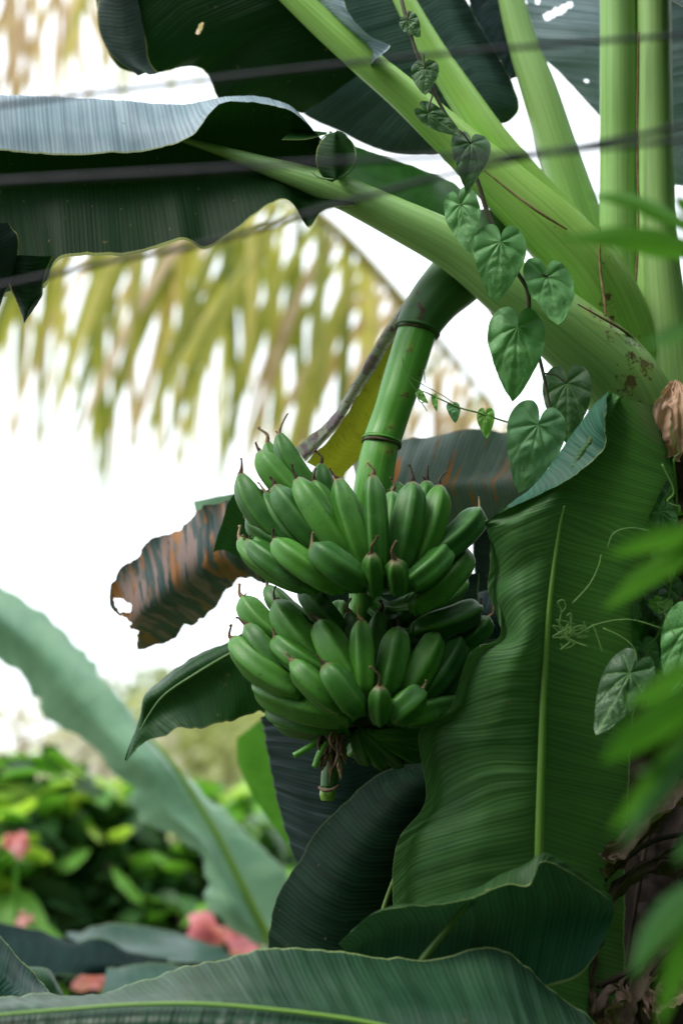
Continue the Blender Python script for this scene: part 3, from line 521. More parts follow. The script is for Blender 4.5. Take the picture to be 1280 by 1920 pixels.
Md=[(692,118,2.64),(660,80,2.64),(625,45,2.64),(590,15,2.64),(540,-35,2.65),(440,-130,2.66),(300,-270,2.7)]
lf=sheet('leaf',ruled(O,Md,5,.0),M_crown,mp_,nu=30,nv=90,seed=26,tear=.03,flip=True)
# L3
Md=[(905,250,2.76),(885,222,2.76),(866,186,2.76),(838,145,2.76),(805,90,2.77),(765,10,2.78),(700,-120,2.8),(620,-270,2.82)]
O=[(918,233,2.82),(957,222,2.82),(969,186,2.82),(940,118,2.83),(900,45,2.84),(868,-20,2.84),(800,-160,2.84),(700,-310,2.84)]
lf=sheet('leaf',ruled(O,Md,5,.01),M_crown2,mp_,nu=34,nv=120,seed=27,tear=.008,flip=True)
O=[(820,294,2.86),(765,294,2.88),(700,283,2.90),(630,248,2.92),(565,213,2.92),(500,140,2.92),(460,0,2.92),(440,-200,2.92)]
lf=sheet('leaf',ruled(O,Md,6,.02),M_crown2,mp_,nu=50,nv=130,seed=28,tear=.008)
# L4
lf=sheet('leaf',ruled([(958,148,2.80),(932,112,2.80),(896,42,2.80),(874,-30,2.80),(850,-180,2.82)],[(988,140,2.86),(978,90,2.86),(958,15,2.87),(940,-70,2.88),(905,-220,2.9)],4,-.03),M_blue,mp_,nu=24,nv=60,seed=29,pleat=.002)
# L5
rows=[[(930,-260,3.0),(1080,-280,2.98),(1250,-300,2.98),(1480,-300,3)],[(960,-60,3.0),(1100,-70,2.98),(1250,-80,2.97),(1480,-80,3)],[(998,82,3.0),(1120,60,2.96),(1260,50,2.96),(1480,50,3)],[(1055,145,3.0),(1160,140,2.96),(1280,140,2.96),(1480,150,3)],[(1120,214,3.0),(1200,222,2.97),(1300,230,2.97),(1480,230,3)],[(1190,300,3.0),(1250,308,2.98),(1320,310,2.98),(1480,310,3)],[(1240,345,3),(1280,348,3),(1340,350,3),(1480,340,3)]]
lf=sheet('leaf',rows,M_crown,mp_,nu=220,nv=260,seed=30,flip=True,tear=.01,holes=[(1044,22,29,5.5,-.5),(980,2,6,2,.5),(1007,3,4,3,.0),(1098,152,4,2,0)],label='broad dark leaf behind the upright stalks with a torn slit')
# unseen crown leaves added overhead on the same plant to cast shade
for k,(x0,y0,x1,y1,dd) in enumerate([(1150,-200,1900,-500,2.9),(1200,-150,2100,300,2.7),(1150,-250,900,-900,2.3),(1220,-200,1500,-700,2.2)]):
    o0=[];m0=[]
    dx,dy=x1-x0,y1-y0; ln=math.hypot(dx,dy); nx,ny=-dy/ln,dx/ln
    for t in np.linspace(0,1,7):
        w=190*math.sin(math.pi*min(1,t*.9+.08))**.6; cx,cy=x0+dx*t,y0+dy*t-160*math.sin(t*3)*.5
        o0.append((cx-nx*w,cy-ny*w,dd+.15)); m0.append((cx+nx*w,cy+ny*w,dd-.35))
    sheet('leaf',ruled(o0,m0,5,-.05),M_crown2,mp_,nu=24,nv=70,seed=40+k)
# L6 translucent half near the base of stalk one, curl, strip below
lf=sheet('leaf',ruled([(620,240,2.78),(660,262,2.78),(700,286,2.78),(780,314,2.78),(850,345,2.78),(880,390,2.78),(895,430,2.76)],[(580,330,2.68),(640,340,2.68),(690,360,2.66),(750,390,2.65),(810,425,2.64),(860,455,2.63),(900,480,2.62)]),M_trans,mp_,nu=24,nv=80,seed=31)
rows=[]
for q in np.linspace(.12,3.02,9):
    y=292-46*math.cos(q); hw=36*math.sin(q)
    rows.append([(628-hw,y+4,2.50),(628-hw*.5,y+2,2.485),(630,y,2.475),(628+hw*.6,y-2,2.49),(628+hw,y-2,2.53),(628+hw*.93,y-1,2.57)])
sheet('leaf_curl',rows,M_trans,mp_,nu=40,nv=40,seed=32,ruffle=.001,broad=.001,pleat=.0003,tear=0,mid=.5,flip=False,label='rolled leaf edge above the long stalk')
tube('leaf_curl_rim',[(584,322,2.50),(600,333,2.49),(630,336,2.48),(655,322,2.49),(667,296,2.50),(660,268,2.51),(636,251,2.51),(610,254,2.51),(598,268,2.51)],[1.5,1.8,2,2,2,1.8,1.6,1.4,1],M_ribd,mp_,n=50,seg=7)
sheet('leaf',ruled([(528,262,2.53),(570,262,2.53),(600,255,2.53),(612,252,2.53)],[(550,240,2.6),(575,244,2.6),(600,246,2.6),(614,248,2.56)],4,0),M_trans,mp_,nu=10,nv=20,seed=33,ruffle=0,pleat=0,broad=0)
sheet('leaf',ruled([(880,535,2.74),(925,592,2.74),(975,625,2.74),(1026,648,2.74),(1060,708,2.73),(1080,735,2.72),(1120,760,2.72)],[(880,480,2.7),(940,520,2.7),(1000,560,2.7),(1050,600,2.7),(1100,640,2.7),(1150,680,2.7),(1180,720,2.7)]),M_trans,mp_,nu=20,nv=70,seed=34,tear=.0)
# dry sheath at right of the trunk
def dry(name,path,wid,mat,parent,seed,nv=60,nu=14,amp=.012,tw=1.5,label=None):
    g=np.random.default_rng(seed); W3=np.array([P(*p) for p in path]); t=np.linspace(0,1,nv); C=cr(W3,t); T=np.gradient(C,axis=0); T/=np.linalg.norm(T,axis=1)[:,None]
    B=np.cross(T,-F_); B/=np.linalg.norm(B,axis=1)[:,None]; N=np.cross(B,T); ph=g.random()*6
    w=np.array([x*px(path[0][2]) for x in np.interp(t,np.linspace(0,1,len(wid)),wid)])/2
    u=np.linspace(-1,1,nu); a=tw*vn(t*3,seed,seed)+ph*.0
    Bb=B*np.cos(a)[:,None]+N*np.sin(a)[:,None]; Nn=N*np.cos(a)[:,None]-B*np.sin(a)[:,None]
    edge=1+.25*vn(t[:,None]*18+0*u,np.sign(u)[None,:]*4+9+0*t[:,None],seed)
    V=C[:,None]+Bb[:,None]*(w[:,None]*u*edge)[...,None]
    z=amp*(vn(u[None,:]*3.5+t[:,None]*2,t[:,None]*6,seed)+.5*vn(u[None,:]*8,t[:,None]*14,seed+1))+.5*w[:,None]*np.abs(u)[None,:]**1.5
    V=V+Nn[:,None]*z[...,None]
    return mesh(name,V.reshape(-1,3),gridf(nv,nu),mat,parent,label=label)
dry('dry_sheath',[(1262,715,2.5),(1248,760,2.48),(1235,820,2.47),(1250,860,2.47)],[10,44,46,20],M_dry2,mp_,51,amp=.006)
dry('dry_sheath',[(1268,716,2.49),(1275,760,2.46),(1272,820,2.45),(1268,865,2.46)],[8,38,40,14],M_dry2,mp_,52,amp=.006)
dry('dry_sheath',[(1268,715,2.52),(1262,800,2.5),(1285,900,2.5),(1300,960,2.5)],[14,40,60,30],M_dryd,mp_,53)
for k,(pts,w,m) in enumerate([([(1290,1470,2.45),(1240,1520,2.42),(1190,1560,2.40),(1150,1600,2.38),(1128,1612,2.38)],[40,44,34,36,30],M_dry),([(1275,1500,2.46),(1215,1545,2.44),(1160,1610,2.40),(1130,1640,2.39)],[26,24,20,10],M_dry),
   ([(1300,1590,2.5),(1220,1620,2.46),(1150,1670,2.42),(1110,1730,2.4),(1090,1830,2.4)],[30,26,34,26,16],M_dryd),([(1300,1620,2.48),(1240,1625,2.46),(1180,1640,2.46),(1120,1720,2.45)],[40,36,22,10],M_dryd),
   ([(1145,1690,2.45),(1120,1760,2.40),(1105,1830,2.38),(1108,1900,2.38)],[20,30,18,24],M_dry),([(1290,1700,2.5),(1230,1780,2.44),(1190,1840,2.4),(1160,1900,2.36),(1150,1960,2.36)],[50,46,44,50,60],M_dry),
   ([(1300,1760,2.5),(1250,1820,2.46),(1215,1870,2.42),(1200,1950,2.4)],[40,44,50,60],M_dryd),([(1230,1760,2.5),(1175,1830,2.44),(1130,1860,2.4),(1120,1940,2.38)],[24,30,36,44],M_dry),
   ([(1170,1850,2.36),(1150,1880,2.34),(1140,1930,2.34)],[30,44,36],M_dry),([(1290,1480,2.6),(1260,1600,2.58),(1270,1700,2.58),(1250,1800,2.58)],[120,140,130,110],M_dryd),
   ([(1210,990,2.6),(1215,1080,2.6),(1222,1170,2.6),(1225,1260,2.6)],[26,24,28,22],M_dry),([(1255,960,2.6),(1262,1080,2.58),(1270,1180,2.58),(1262,1300,2.6)],[46,40,40,50],M_dry),([(1180,1200,2.56),(1190,1230,2.52),(1170,1265,2.52)],[40,60,30],M_dryd),
   ([(1090,1780,2.42),(1075,1840,2.42),(1070,1900,2.42)],[14,20,10],M_dryd),([(1290,1380,2.6),(1240,1440,2.55),(1200,1490,2.5),(1180,1540,2.5)],[60,50,40,20],M_dryd),([(1210,1900,2.3),(1240,1880,2.3),(1300,1850,2.3)],[40,50,60],M_dry)]):
    dry('dry_leaf',pts,w,m,mp_,60+k)
for k,pts in enumerate([[(1300,1330,2.62),(1230,1500,2.6),(1190,1700,2.58),(1150,1960,2.55)],[(1290,1560,2.5),(1200,1590,2.46),(1090,1690,2.44)],[(1300,1660,2.5),(1200,1800,2.44),(1120,1850,2.4)],[(1300,1740,2.44),(1180,1880,2.4),(1150,1960,2.4)]]):
    tube('dry_fibre',pts,[5,5,4,3][:len(pts)],M_dryd,mp_,n=24,seg=6,wob=.3)
# dark background leaves low right (suckers)
b3=thing('banana_plant','leafy banana suckers in deep shade behind the dry leaves at lower right','banana plant',(P(1150,1700,3.0)[0],P(1150,1700,3.0)[1],0))
V,Fc,uv=tube_geo([np.array([P(1150,1700,3.0)[0],P(1150,1700,3.0)[1],0]),P(1150,1920,3.0),P(1160,1650,2.98)],[.07,.05,.03],n=16,seg=12); mesh('trunk',V,Fc,M_dryd,b3,uv)
for k,(o,m) in enumerate([([(990,1540,2.75),(985,1640,2.75),(985,1740,2.75),(1000,1840,2.75),(1040,1960,2.75)],[(1230,1500,2.78),(1220,1620,2.72),(1200,1740,2.7),(1180,1840,2.7),(1160,1960,2.7)]),
   ([(1120,1000,2.95),(1110,1150,2.95),(1110,1300,2.95),(1120,1450,2.95),(1140,1640,2.95)],[(1340,960,2.9),(1340,1150,2.9),(1340,1300,2.9),(1340,1450,2.9),(1340,1640,2.9)]),
   ([(1170,1500,2.9),(1180,1600,2.9),(1190,1680,2.9),(1170,1760,2.9)],[(1380,1480,2.9),(1380,1600,2.9),(1380,1700,2.9),(1300,1790,2.9)]),
   ([(760,1400,2.95),(740,1550,2.95),(760,1700,2.95),(780,1960,2.95)],[(1120,1380,2.95),(1120,1550,2.95),(1120,1700,2.95),(1100,1960,2.95)])]):
    sheet('leaf',ruled(o,m,4,.04),M_dark,b3,nu=24,nv=80,seed=70+k,pleat=.0016)
# ------------------------------------------------------------ fruit bunch
bx=P(690,1120,2.5)
bunch=thing('banana_bunch','heavy bunch of unripe green bananas hanging from a thick curved stalk','bananas',P(845,500,2.62))
sc=M_fruitstk
tube('stalk_sheath',[(925,425,2.68),(900,470,2.66),(862,515,2.64),(818,560,2.61),(790,600,2.60),(781,620,2.595)],[48,54,55,48,43,41],M_fruitstk2,bunch,n=50,seg=26,stain=[(780,560,30),(790,590,20)],label='darker upper sleeve of the fruit stalk')
tube('stalk',[(800,585,2.60),(782,622,2.595),(760,690,2.58),(742,750,2.56),(725,800,2.55),(714,830,2.54)],[36,37,37.5,36,35,35.5],sc,bunch,n=50,seg=26,wob=.035,seed=2,stain=[(770,650,14),(790,700,10),(735,800,16),(760,740,9)])
tube('stalk',[(716,825,2.54),(706,870,2.53),(697,930,2.52),(690,1000,2.52),(684,1120,2.52),(670,1250,2.52),(645,1340,2.5),(628,1400,2.46)],[33,35,37,36,30,26,22,16],sc,bunch,n=60,seg=24,wob=.04,seed=6,stain=[(730,845,16),(690,870,10)])
def ring(x,y,d,dx,dy,r,mat,thick,lean=.22):
    C=P(x,y,d); s=px(d); T=R_*dx-U_*dy-F_*lean*math.hypot(dx,dy); T/=np.linalg.norm(T)
    A=np.cross(T,F_); A/=np.linalg.norm(A); Bq=np.cross(A,T); a=np.linspace(0,2*math.pi,49)
    Q=np.array([C+A*r*s*math.cos(q)+Bq*r*s*math.sin(q) for q in a]); V,Fc,uv=tube_geo(Q,[thick*s*(1+.35*math.sin(3*q+1)) for q in a],n=90,seg=8); mesh('node_ring',V,Fc,mat,bunch,uv)
ring(782,618,2.595,-16,62,41,M_fruitstk2,2.4); ring(781,624,2.595,-16,62,38.5,M_scar,1.8)
ring(715,826,2.54,-10,60,36,M_fruitstk,2.2); ring(714,832,2.54,-10,60,35.5,M_scar,2.8)
cnt=0
def banana(T,K,w,dT=None,dK=None,bul=.10,style=0,Apt=None,tipm=None,long=1.):
    """T tip, K knee (visible lower end) in photo pixels; grows from the stalk axis"""
    global cnt; cnt+=1; g=random.Random(cnt*17)
    def rd(x,R): dx=min(abs(x-682),R*.97); return math.sqrt(R*R-dx*dx)
    if dT is None: dT=2.52-.94e-3*.85*rd(T[0],270)
    if dK is None: dK=2.52-.94e-3*.85*rd(K[0],165)
    k3=P(*K,dK); t3=P(*T,dT)
    A=Apt if Apt is not None else (682+(K[0]-682)*.25,K[1]-6)
    a3=P(A[0],A[1],2.49)
    ax=P(682,(T[1]+K[1])/2,2.52); m3=(k3+t3)/2; out=m3-ax; dr=(t3-k3); ln=np.linalg.norm(dr); dr/=ln
    out=out-dr*(out@dr); out/=np.linalg.norm(out)+1e-9
    c1=m3+out*ln*bul*1.3; 
    n=34; t=np.linspace(0,1,n)
    # pedicel then body
    tb=np.linspace(0,1,9); kx=k3-dr*w*.10*px(dK)
    body=np.array([kx+(t3-kx)*x+out*ln*bul*4*x*(1-x) for x in tb])
    sp=ln/8; npd=max(2,int(np.linalg.norm(a3-kx)/sp)); tp_=np.linspace(0,1,npd+1)[:-1]
    ped=np.array([a3+(kx-a3)*x-U_*.008*math.sin(math.pi*x) for x in tp_]); path=np.concatenate([ped,body])
    rr=w/2*px(dT*.5+dK*.5)*.985
    rad=[.30]*(npd-1)+[.38,.74,.93,1.0,1.02,1.03,1.02,.97,.80,.38]
    rad=[x*rr*g.uniform(.98,1.02) for x in rad]
    V,Fc,uv=tube_geo(path,rad,n=60,seg=30,flatdir=out)
    # angular ridged section
    seg=30; Vr=V[:-2].reshape(60,seg,3); C=Vr.mean(1); a=np.linspace(0,2*math.pi,seg,endpoint=False); ph=g.uniform(0,1.2)
    f=np.cos(2.5*(a+ph))**2; shp=.86+.21*f**1.05
    Vr=C[:,None]+(Vr-C[:,None])*shp[None,:,None]
    # end taper: blunt bottleneck
    V[:-2]=Vr.reshape(-1,3)
    rd_=np.broadcast_to(np.clip((f-.9)/.1,0,1)[None,:]**1.5,(60,seg)); L=np.linspace(0,1,60)[:,None]+0*a[None,:]
    V[-2]=C[0]; V[-1]=C[-1]
    at={'ridge':np.concatenate([rd_.ravel(),[0,0]]),'tip':np.concatenate([np.clip((L-.978)/.02,0,1).ravel(),[0,1]])}
    o=mesh('banana',V,Fc,M_ban,bunch,uv,at)
    # withered flower remnant
    d=(t3-body[-2]); d/=np.linalg.norm(d); s=px(dT); L_=g.uniform(20,38)*s
    if style==2: return o
    side=np.cross(d,F_); p0=t3-d*3*s; mt=tipm or g.choice([M_tip,M_tip,M_tip2])
    p1=p0+d*6*s; p2=p1+(d*.6+side*g.uniform(-.6,.6)-F_*.2+U_*.3)*L_*.5; p3=p2+(d*.3+side*g.uniform(-.8,.8)+U_*.5)*L_*.6; p4=p3+(side*g.uniform(-1,1)+F_*g.uniform(-.5,.5))*4*s
    Vt,Ft,ut=tube_geo([p0,p1,p2,p3,p4],[rr*.27,rr*.20,2.6*s,1.8*s,3.0*s],n=22,seg=8,wob=.35,seed=cnt)
    n0=len(Vt); Vt=list(Vt); Ft=list(Ft)
    for q in range(3):
        b=p1+side*g.uniform(-3,3)*s; e=b+(side*g.uniform(-1,1)+U_*g.uniform(-.5,.8)-F_*.4)*g.uniform(6,12)*s
        v2,f2,_=tube_geo([b,(b+e)/2+U_*1.5*s,e],[2.2*s,1.6*s,1.1*s],n=6,seg=5); k0=len(Vt); Vt+=list(v2); Ft+=[tuple(int(z)+k0 for z in ff) for ff in f2]
    mesh('withered_tip',Vt,Ft,mt,o)
    return o
B=banana
# top hand, back bananas
B((502,832),(575,940),40,2.50,2.46); B((524,816),(606,935),46,2.47,2.44); B((602,872),(628,960),44,2.50,2.48); B((742,906),(722,980),46,2.52,2.50,style=2); B((690,880),(690,960),30,2.56,2.52,style=2)
B((489,849),(580,952),52,2.43,2.40); B((452,892),(528,1005),50,2.42,2.38); B((466,974),(560,1030),46,2.42,2.37); B((500,927),(565,1020),44,2.41,2.36)
B((516,914),(620,1036),56,2.37,2.33,.08); B((559,901),(658,1052),58,2.35,2.30,.08); B((634,901),(686,1056),52,2.32,2.285,.06)
B((824,914),(772,1066),54,2.375,2.325,.08); B((774,908),(742,1062),60,2.34,2.30,.07); B((699,894),(708,1054),47,2.30,2.275,.05)
B((896,958),(808,1044),56,2.41,2.34,.12)
# top hand, front bananas
B((872,1034),(785,1132),54,2.40,2.33,.16); B((800,1100),(760,1150),44,2.44,2.40,.1,style=2)
B((452,1014),(572,1096),48,2.36,2.31,.16); B((466,1018),(586,1096),46,2.33,2.29,.16); B((516,1016),(628,1096),54,2.295,2.26,.16); B((588,1026),(668,1088),62,2.25,2.235,.16)
B((833,1032),(772,1092),52,2.33,2.285,.20); B((696,1038),(702,1104),39,2.215,2.24,.05,style=0); B((740,1050),(746,1102),43,2.21,2.235,.05)
# lower hand, back
B((502,1102),(565,1160),42,2.47,2.43); B((570,1096),(632,1175),48,2.42,2.38); B((457,1123),(530,1200),52,2.42,2.37)
B((894,1138),(790,1178),54,2.42,2.36,.16); B((914,1160),(862,1208),44,2.43,2.40); B((640,1130),(640,1200),44,2.50,2.46,style=2); B((760,1150),(740,1210),50,2.50,2.46,style=2)
B((482,1010),(560,1075),44,2.40,2.35,.14,style=2); B((655,1150),(672,1260),44,2.40,2.36,.05); B((712,1150),(705,1262),46,2.42,2.38,.05); B((838,1215),(782,1300),46,2.39,2.345,.08); B((588,905),(650,1010),44,2.42,2.39); B((800,905),(760,1030),46,2.42,2.38); B((734,925),(720,1040),44,2.40,2.36)
B((464,1174),(545,1262),50,2.37,2.33); B((520,1130),(605,1240),60,2.37,2.32,.10); B((439,1200),(555,1292),56,2.38,2.32,.14); B((448,1220),(575,1306),50,2.41,2.35,.14,style=2)
B((876,1216),(820,1302),46,2.40,2.35,.08,style=2); B((860,1197),(796,1298),50,2.375,2.325,.1); B((817,1190),(760,1294),56,2.345,2.30,.08); B((600,1168),(662,1282),62,2.33,2.28,.08)
B((747,1179),(724,1290),56,2.32,2.28,.05); B((677,1165),(682,1290),47,2.30,2.265,.04)
B((516,1200),(600,1262),50,2.335,2.29,.14)
# lower hand, front
B((550,1242),(632,1322),50,2.275,2.25,.15); B((611,1248),(666,1326),56,2.24,2.23,.12)
B((858,1318),(762,1342),56,2.36,2.30,.06,style=2); B((788,1296),(738,1342),56,2.265,2.245,.16,style=0); B((711,1286),(712,1346),42,2.215,2.235,.04)
B((868,1085),(735,1150),60,2.50,2.45,.14,style=2); B((850,1110),(745,1165),50,2.54,2.5,.12,style=2); B((560,1150),(640,1205),54,2.53,2.49,.1,style=2); B((800,1215),(760,1300),56,2.46,2.42,.1,style=2); B((640,1220),(660,1310),56,2.46,2.42,.1,style=2); B((720,1210),(716,1300),56,2.44,2.42,.1,style=2)
for (y,w_) in ((1060,74),(1092,70),(1300,74),(1336,66),(1362,60)):
    tube('hand_cushion',[(628,y+4,2.47),(650,y,2.43),(685,y-4,2.41),(722,y,2.43),(742,y+4,2.47)],[w_*.18,w_*.30,w_*.34,w_*.30,w_*.18],M_fruitstk2,bunch,n=24,seg=14)
# bottom small hands, in shade
B((482,1284),(640,1340),64,2.40,2.33,.18,tipm=M_tip); B((505,1330),(635,1362),50,2.42,2.36,.2,style=2); B((520,1352),(640,1374),42,2.44,2.38,.2,style=2)
for k,(tx,ty) in enumerate([(688,1432),(720,1440),(752,1436),(785,1425),(812,1400),(835,1370),(660,1410)]):
    B((tx,ty),(668+k*7,1376),34,2.40+.01*k,2.38,.12,style=2,Apt=(660,1345))
tube('finger_stub',[(612,1384,2.36),(585,1398,2.34),(551,1417,2.33)],[5,6,5.5],M_fruitstk,bunch,n=16,seg=10)
tube('finger_stub',[(612,1392,2.34),(600,1412,2.33),(590,1438,2.33)],[6,7,6],M_fruitstk,bunch,n=16,seg=10)
tube('flower_stalk',[(640,1345,2.44),(630,1390,2.40),(620,1440,2.37),(616,1478,2.36)],[20,19,17,16],M_fruitstk2,bunch,n=26,seg=18,wob=.08)
tube('flower_stalk',[(616,1476,2.36),(614,1490,2.357),(613,1502,2.355)],[13.5,15.5,11],M_rib,bunch,n=14,seg=18,label='cut pale green end of the flower stalk')
tube('bract_ring',[(598,1476,2.345),(608,1482,2.335),(624,1480,2.335),(636,1472,2.345)],[3,3.6,3.6,3],M_dry,bunch,n=20,seg=8,wob=.3)
for k in range(26):
    a=random.uniform(-1,1); x=622+a*26+random.uniform(-6,6); y=random.uniform(1368,1412); l=random.uniform(26,58)
    pts=[(x,y,2.345),(x+random.uniform(-8,8),y+l*.5,2.325+random.uniform(0,.02)),(x+a*8+random.uniform(-10,10),y+l,2.32+random.uniform(0,.03))]
    tube('withered_bract',pts,[random.uniform(3,7),random.uniform(2,5),1.2],random.choice([M_tip,M_tip,M_dryd,M_tip2] if k<20 else [M_tip2,M_dry]),bunch,n=12,seg=7,wob=.5,seed=k)
# yellowing sheath behind the stalk
e=[(812,505),(765,555),(720,612),(680,675),(648,735),(615,790),(556,842)]; f_=[(835,525),(782,585),(742,630),(706,690),(668,745),(632,800),(573,866)]; r_=[(880,560),(835,610),(790,665),(750,730),(725,795),(690,840),(640,900)]
lf=sheet('withered_sheath',[[(*a,2.655),((a[0]+b[0])/2,(a[1]+b[1])/2,2.63),(*b,2.625)] for a,b in zip(e,f_)],M_spathe2,bunch,nu=16,nv=90,seed=81,ruffle=.001,tear=.02,label='mottled grey outer side of the old sheath')
lf=sheet('withered_sheath',[[(*b,2.626),((r[0]+b[0])/2,(r[1]+b[1])/2,2.66),(*r,2.68)] for b,r in zip(f_,r_)],M_spathe,bunch,nu=26,nv=110,seed=82,tear=.03,ruffle=.004,broad=.004,label='yellow-green inner side of the old sheath with brown spots')
# ------------------------------------------------------------ young plant in front with the large leaf
b4=thing('banana_plant','young banana plant in front, its large upright leaf folded over at the top','banana plant',(P(1000,1900,2.4)[0],P(1000,1900,2.4)[1],0))
fl=[(1137,746),(1137,800),(1130,846),(1060,904),(955,948),(922,990),(920,1060),(918,1110),(938,1188),(884,1226),(844,1330),(788,1376),(799,1500),(748,1580),(740,1700),(770,1960)]
fo=[(1140,733),(1098,777),(1050,845),(1000,908),(917,972),(914,990),(917,1060),(914,1110),(936,1190),(880,1224),(841,1330),(785,1375),(797,1500),(745,1580),(737,1700),(765,1960)]
mi=[(1165,745),(1130,805),(1095,860),(1064,918),(1052,965),(1045,1010),(1037,1070),(1030,1130),(1024,1200),(1019,1290),(1016,1370),(1014,1440),(1012,1510),(1010,1600),(1009,1720),(1009,1960)]
ri=[(1222,762),(1266,845),(1279,895),(1268,940),(1250,980),(1235,1020),(1215,1080),(1205,1130),(1198,1200),(1190,1290),(1184,1370),(1180,1440),(1176,1510),(1170,1600),(1172,1720),(1175,1960)]
rows=[]
for i,(a,b,m,r) in enumerate(zip(fl,fo,mi,ri)):
    k=max(0,1-i/5); dl=2.285+.012*math.sin(i*1.3)
    if i>=6: a=b; b=(b[0]+(m[0]-b[0])*.16,b[1]+(m[1]-b[1])*.16)
    rows.append([(*a,dl-.075*k+.002),((a[0]+b[0])/2,(a[1]+b[1])/2,dl-.045*k+.003),(*b,dl+.004),(b[0]*.75+m[0]*.25,b[1]*.75+m[1]*.25,dl-.022+.045*min(1,k*2)),(b[0]*.45+m[0]*.55,b[1]*.45+m[1]*.55,dl-.035+.03*min(1,k*2)),(*m,2.265),((m[0]+r[0])/2,(m[1]+r[1])/2,2.35),(*r,2.54)])
lf=sheet('leaf',rows,M_big,b4,nu=90,nv=300,seed=91,ruffle=.003,pleat=.0013,tear=.006,mid=5/7,slant=-.35,broad=.004,flip=False,label='large upright leaf with wavy edge, folded over at the top')
tube('midrib',[(1057,948,2.262),(1045,1010,2.26),(1030,1130,2.258),(1019,1290,2.256),(1014,1440,2.254),(1010,1600,2.252),(1009,1740,2.252),(1010,1860,2.26)],[2,3.4,5,6.4,7.6,9,10.5,12],M_rib2,lf,n=80,seg=14)
rows=[[(638,1774,2.165),(636,1770,2.175),(645,1785,2.185),(650,1815,2.185)],[(690,1724,2.145),(692,1720,2.165),(700,1765,2.185),(712,1830,2.185)],[(748,1704,2.125),(748,1699,2.155),(760,1750,2.185),(770,1845,2.185)],[(820,1700,2.110),(815,1692,2.145),(820,1750,2.185),(830,1850,2.185)],[(885,1688,2.100),(880,1672,2.145),(880,1745,2.185),(880,1855,2.185)],
[(950,1662,2.095),(940,1640,2.145),(940,1735,2.185),(940,1860,2.185)],[(992,1662,2.095),(985,1620,2.135),(990,1720,2.185),(985,1860,2.185)],[(1018,1616,2.115),(1024,1604,2.135),(1040,1710,2.185),(1030,1850,2.185)],[(1078,1642,2.135),(1082,1636,2.145),(1095,1705,2.185),(1085,1830,2.185)],[(1143,1686,2.155),(1146,1680,2.165),(1148,1720,2.185),(1120,1785,2.185)]]
lf=sheet('leaf',rows,M_big2,b4,nu=60,nv=180,seed=92,ruffle=.0015,pleat=.001,tear=.01,slant=.3,mid=.6,broad=.004,label='smaller folded leaf below the large one')
tube('midrib',[(885,1682,2.160),(860,1715,2.160),(832,1750,2.155),(795,1795,2.155),(760,1850,2.155)],[3,5,6.5,7.5,9],M_ribd,lf,n=30,seg=10)
tp=[(-260,1900),(-120,1885),(0,1868),(130,1859),(265,1846),(335,1812),(420,1790),(500,1767),(640,1777),(790,1786),(930,1776),(1010,1830),(1080,1882),(1140,1940)]
md=[(-260,1925),(-120,1916),(0,1904),(130,1893),(265,1884),(335,1883),(420,1886),(500,1892),(640,1910),(790,1942),(930,1975),(1010,1995),(1080,2010),(1150,2020)]
rows=[]
for (a,b) in zip(tp,md):
    rows.append([(*a,2.14),(a[0]*.66+b[0]*.34,a[1]*.66+b[1]*.34+4,2.07),(a[0]*.33+b[0]*.67,a[1]*.33+b[1]*.67+3,2.00),(*b,1.95),(b[0]+10,b[1]+50,1.92),(b[0]+20,b[1]+130,1.94)])
lf=sheet('leaf',rows,M_bott,b4,nu=60,nv=300,seed=93,ruffle=.006,pleat=.0016,tear=.02,mid=.6,slant=.35,broad=.01,flip=True,label='long bluish green leaf lying across the bottom')
tube('midrib',[(-260,1925,1.938),(-120,1916,1.938),(0,1903,1.938),(130,1892,1.938),(265,1883,1.938),(420,1885,1.938),(640,1909,1.938),(790,1941,1.938),(930,1974,1.938)],[2,2.4,2.8,3.2,3.6,4,4.6,5,6],M_rib,lf,n=80,seg=8)
sheet('leaf',ruled([(-80,1660,2.6),(-20,1725,2.6),(20,1770,2.6),(60,1820,2.6),(100,1866,2.6)],[(-140,1760,2.5),(-80,1820,2.5),(-30,1860,2.5),(20,1890,2.5),(80,1900,2.5)]),M_bott,b4,nu=24,nv=80,seed=94,pleat=.0016,label='dark leaf corner at the lower left')
sheet('leaf',ruled([(50,1808,2.9),(90,1812,2.9),(110,1840,2.9),(118,1860,2.9)],[(60,1850,2.85),(80,1870,2.85),(95,1885,2.85),(110,1890,2.85)]),M_left,b4,nu=12,nv=30,seed=95)
V,Fc,uv=tube_geo([np.array([P(1010,1900,2.45)[0],P(1010,1900,2.45)[1],0]),P(1012,2100,2.45),P(1010,1830,2.40)],[.06,.05,.02],n=16,seg=12); mesh('trunk',V,Fc,M_stk4,b4,uv)
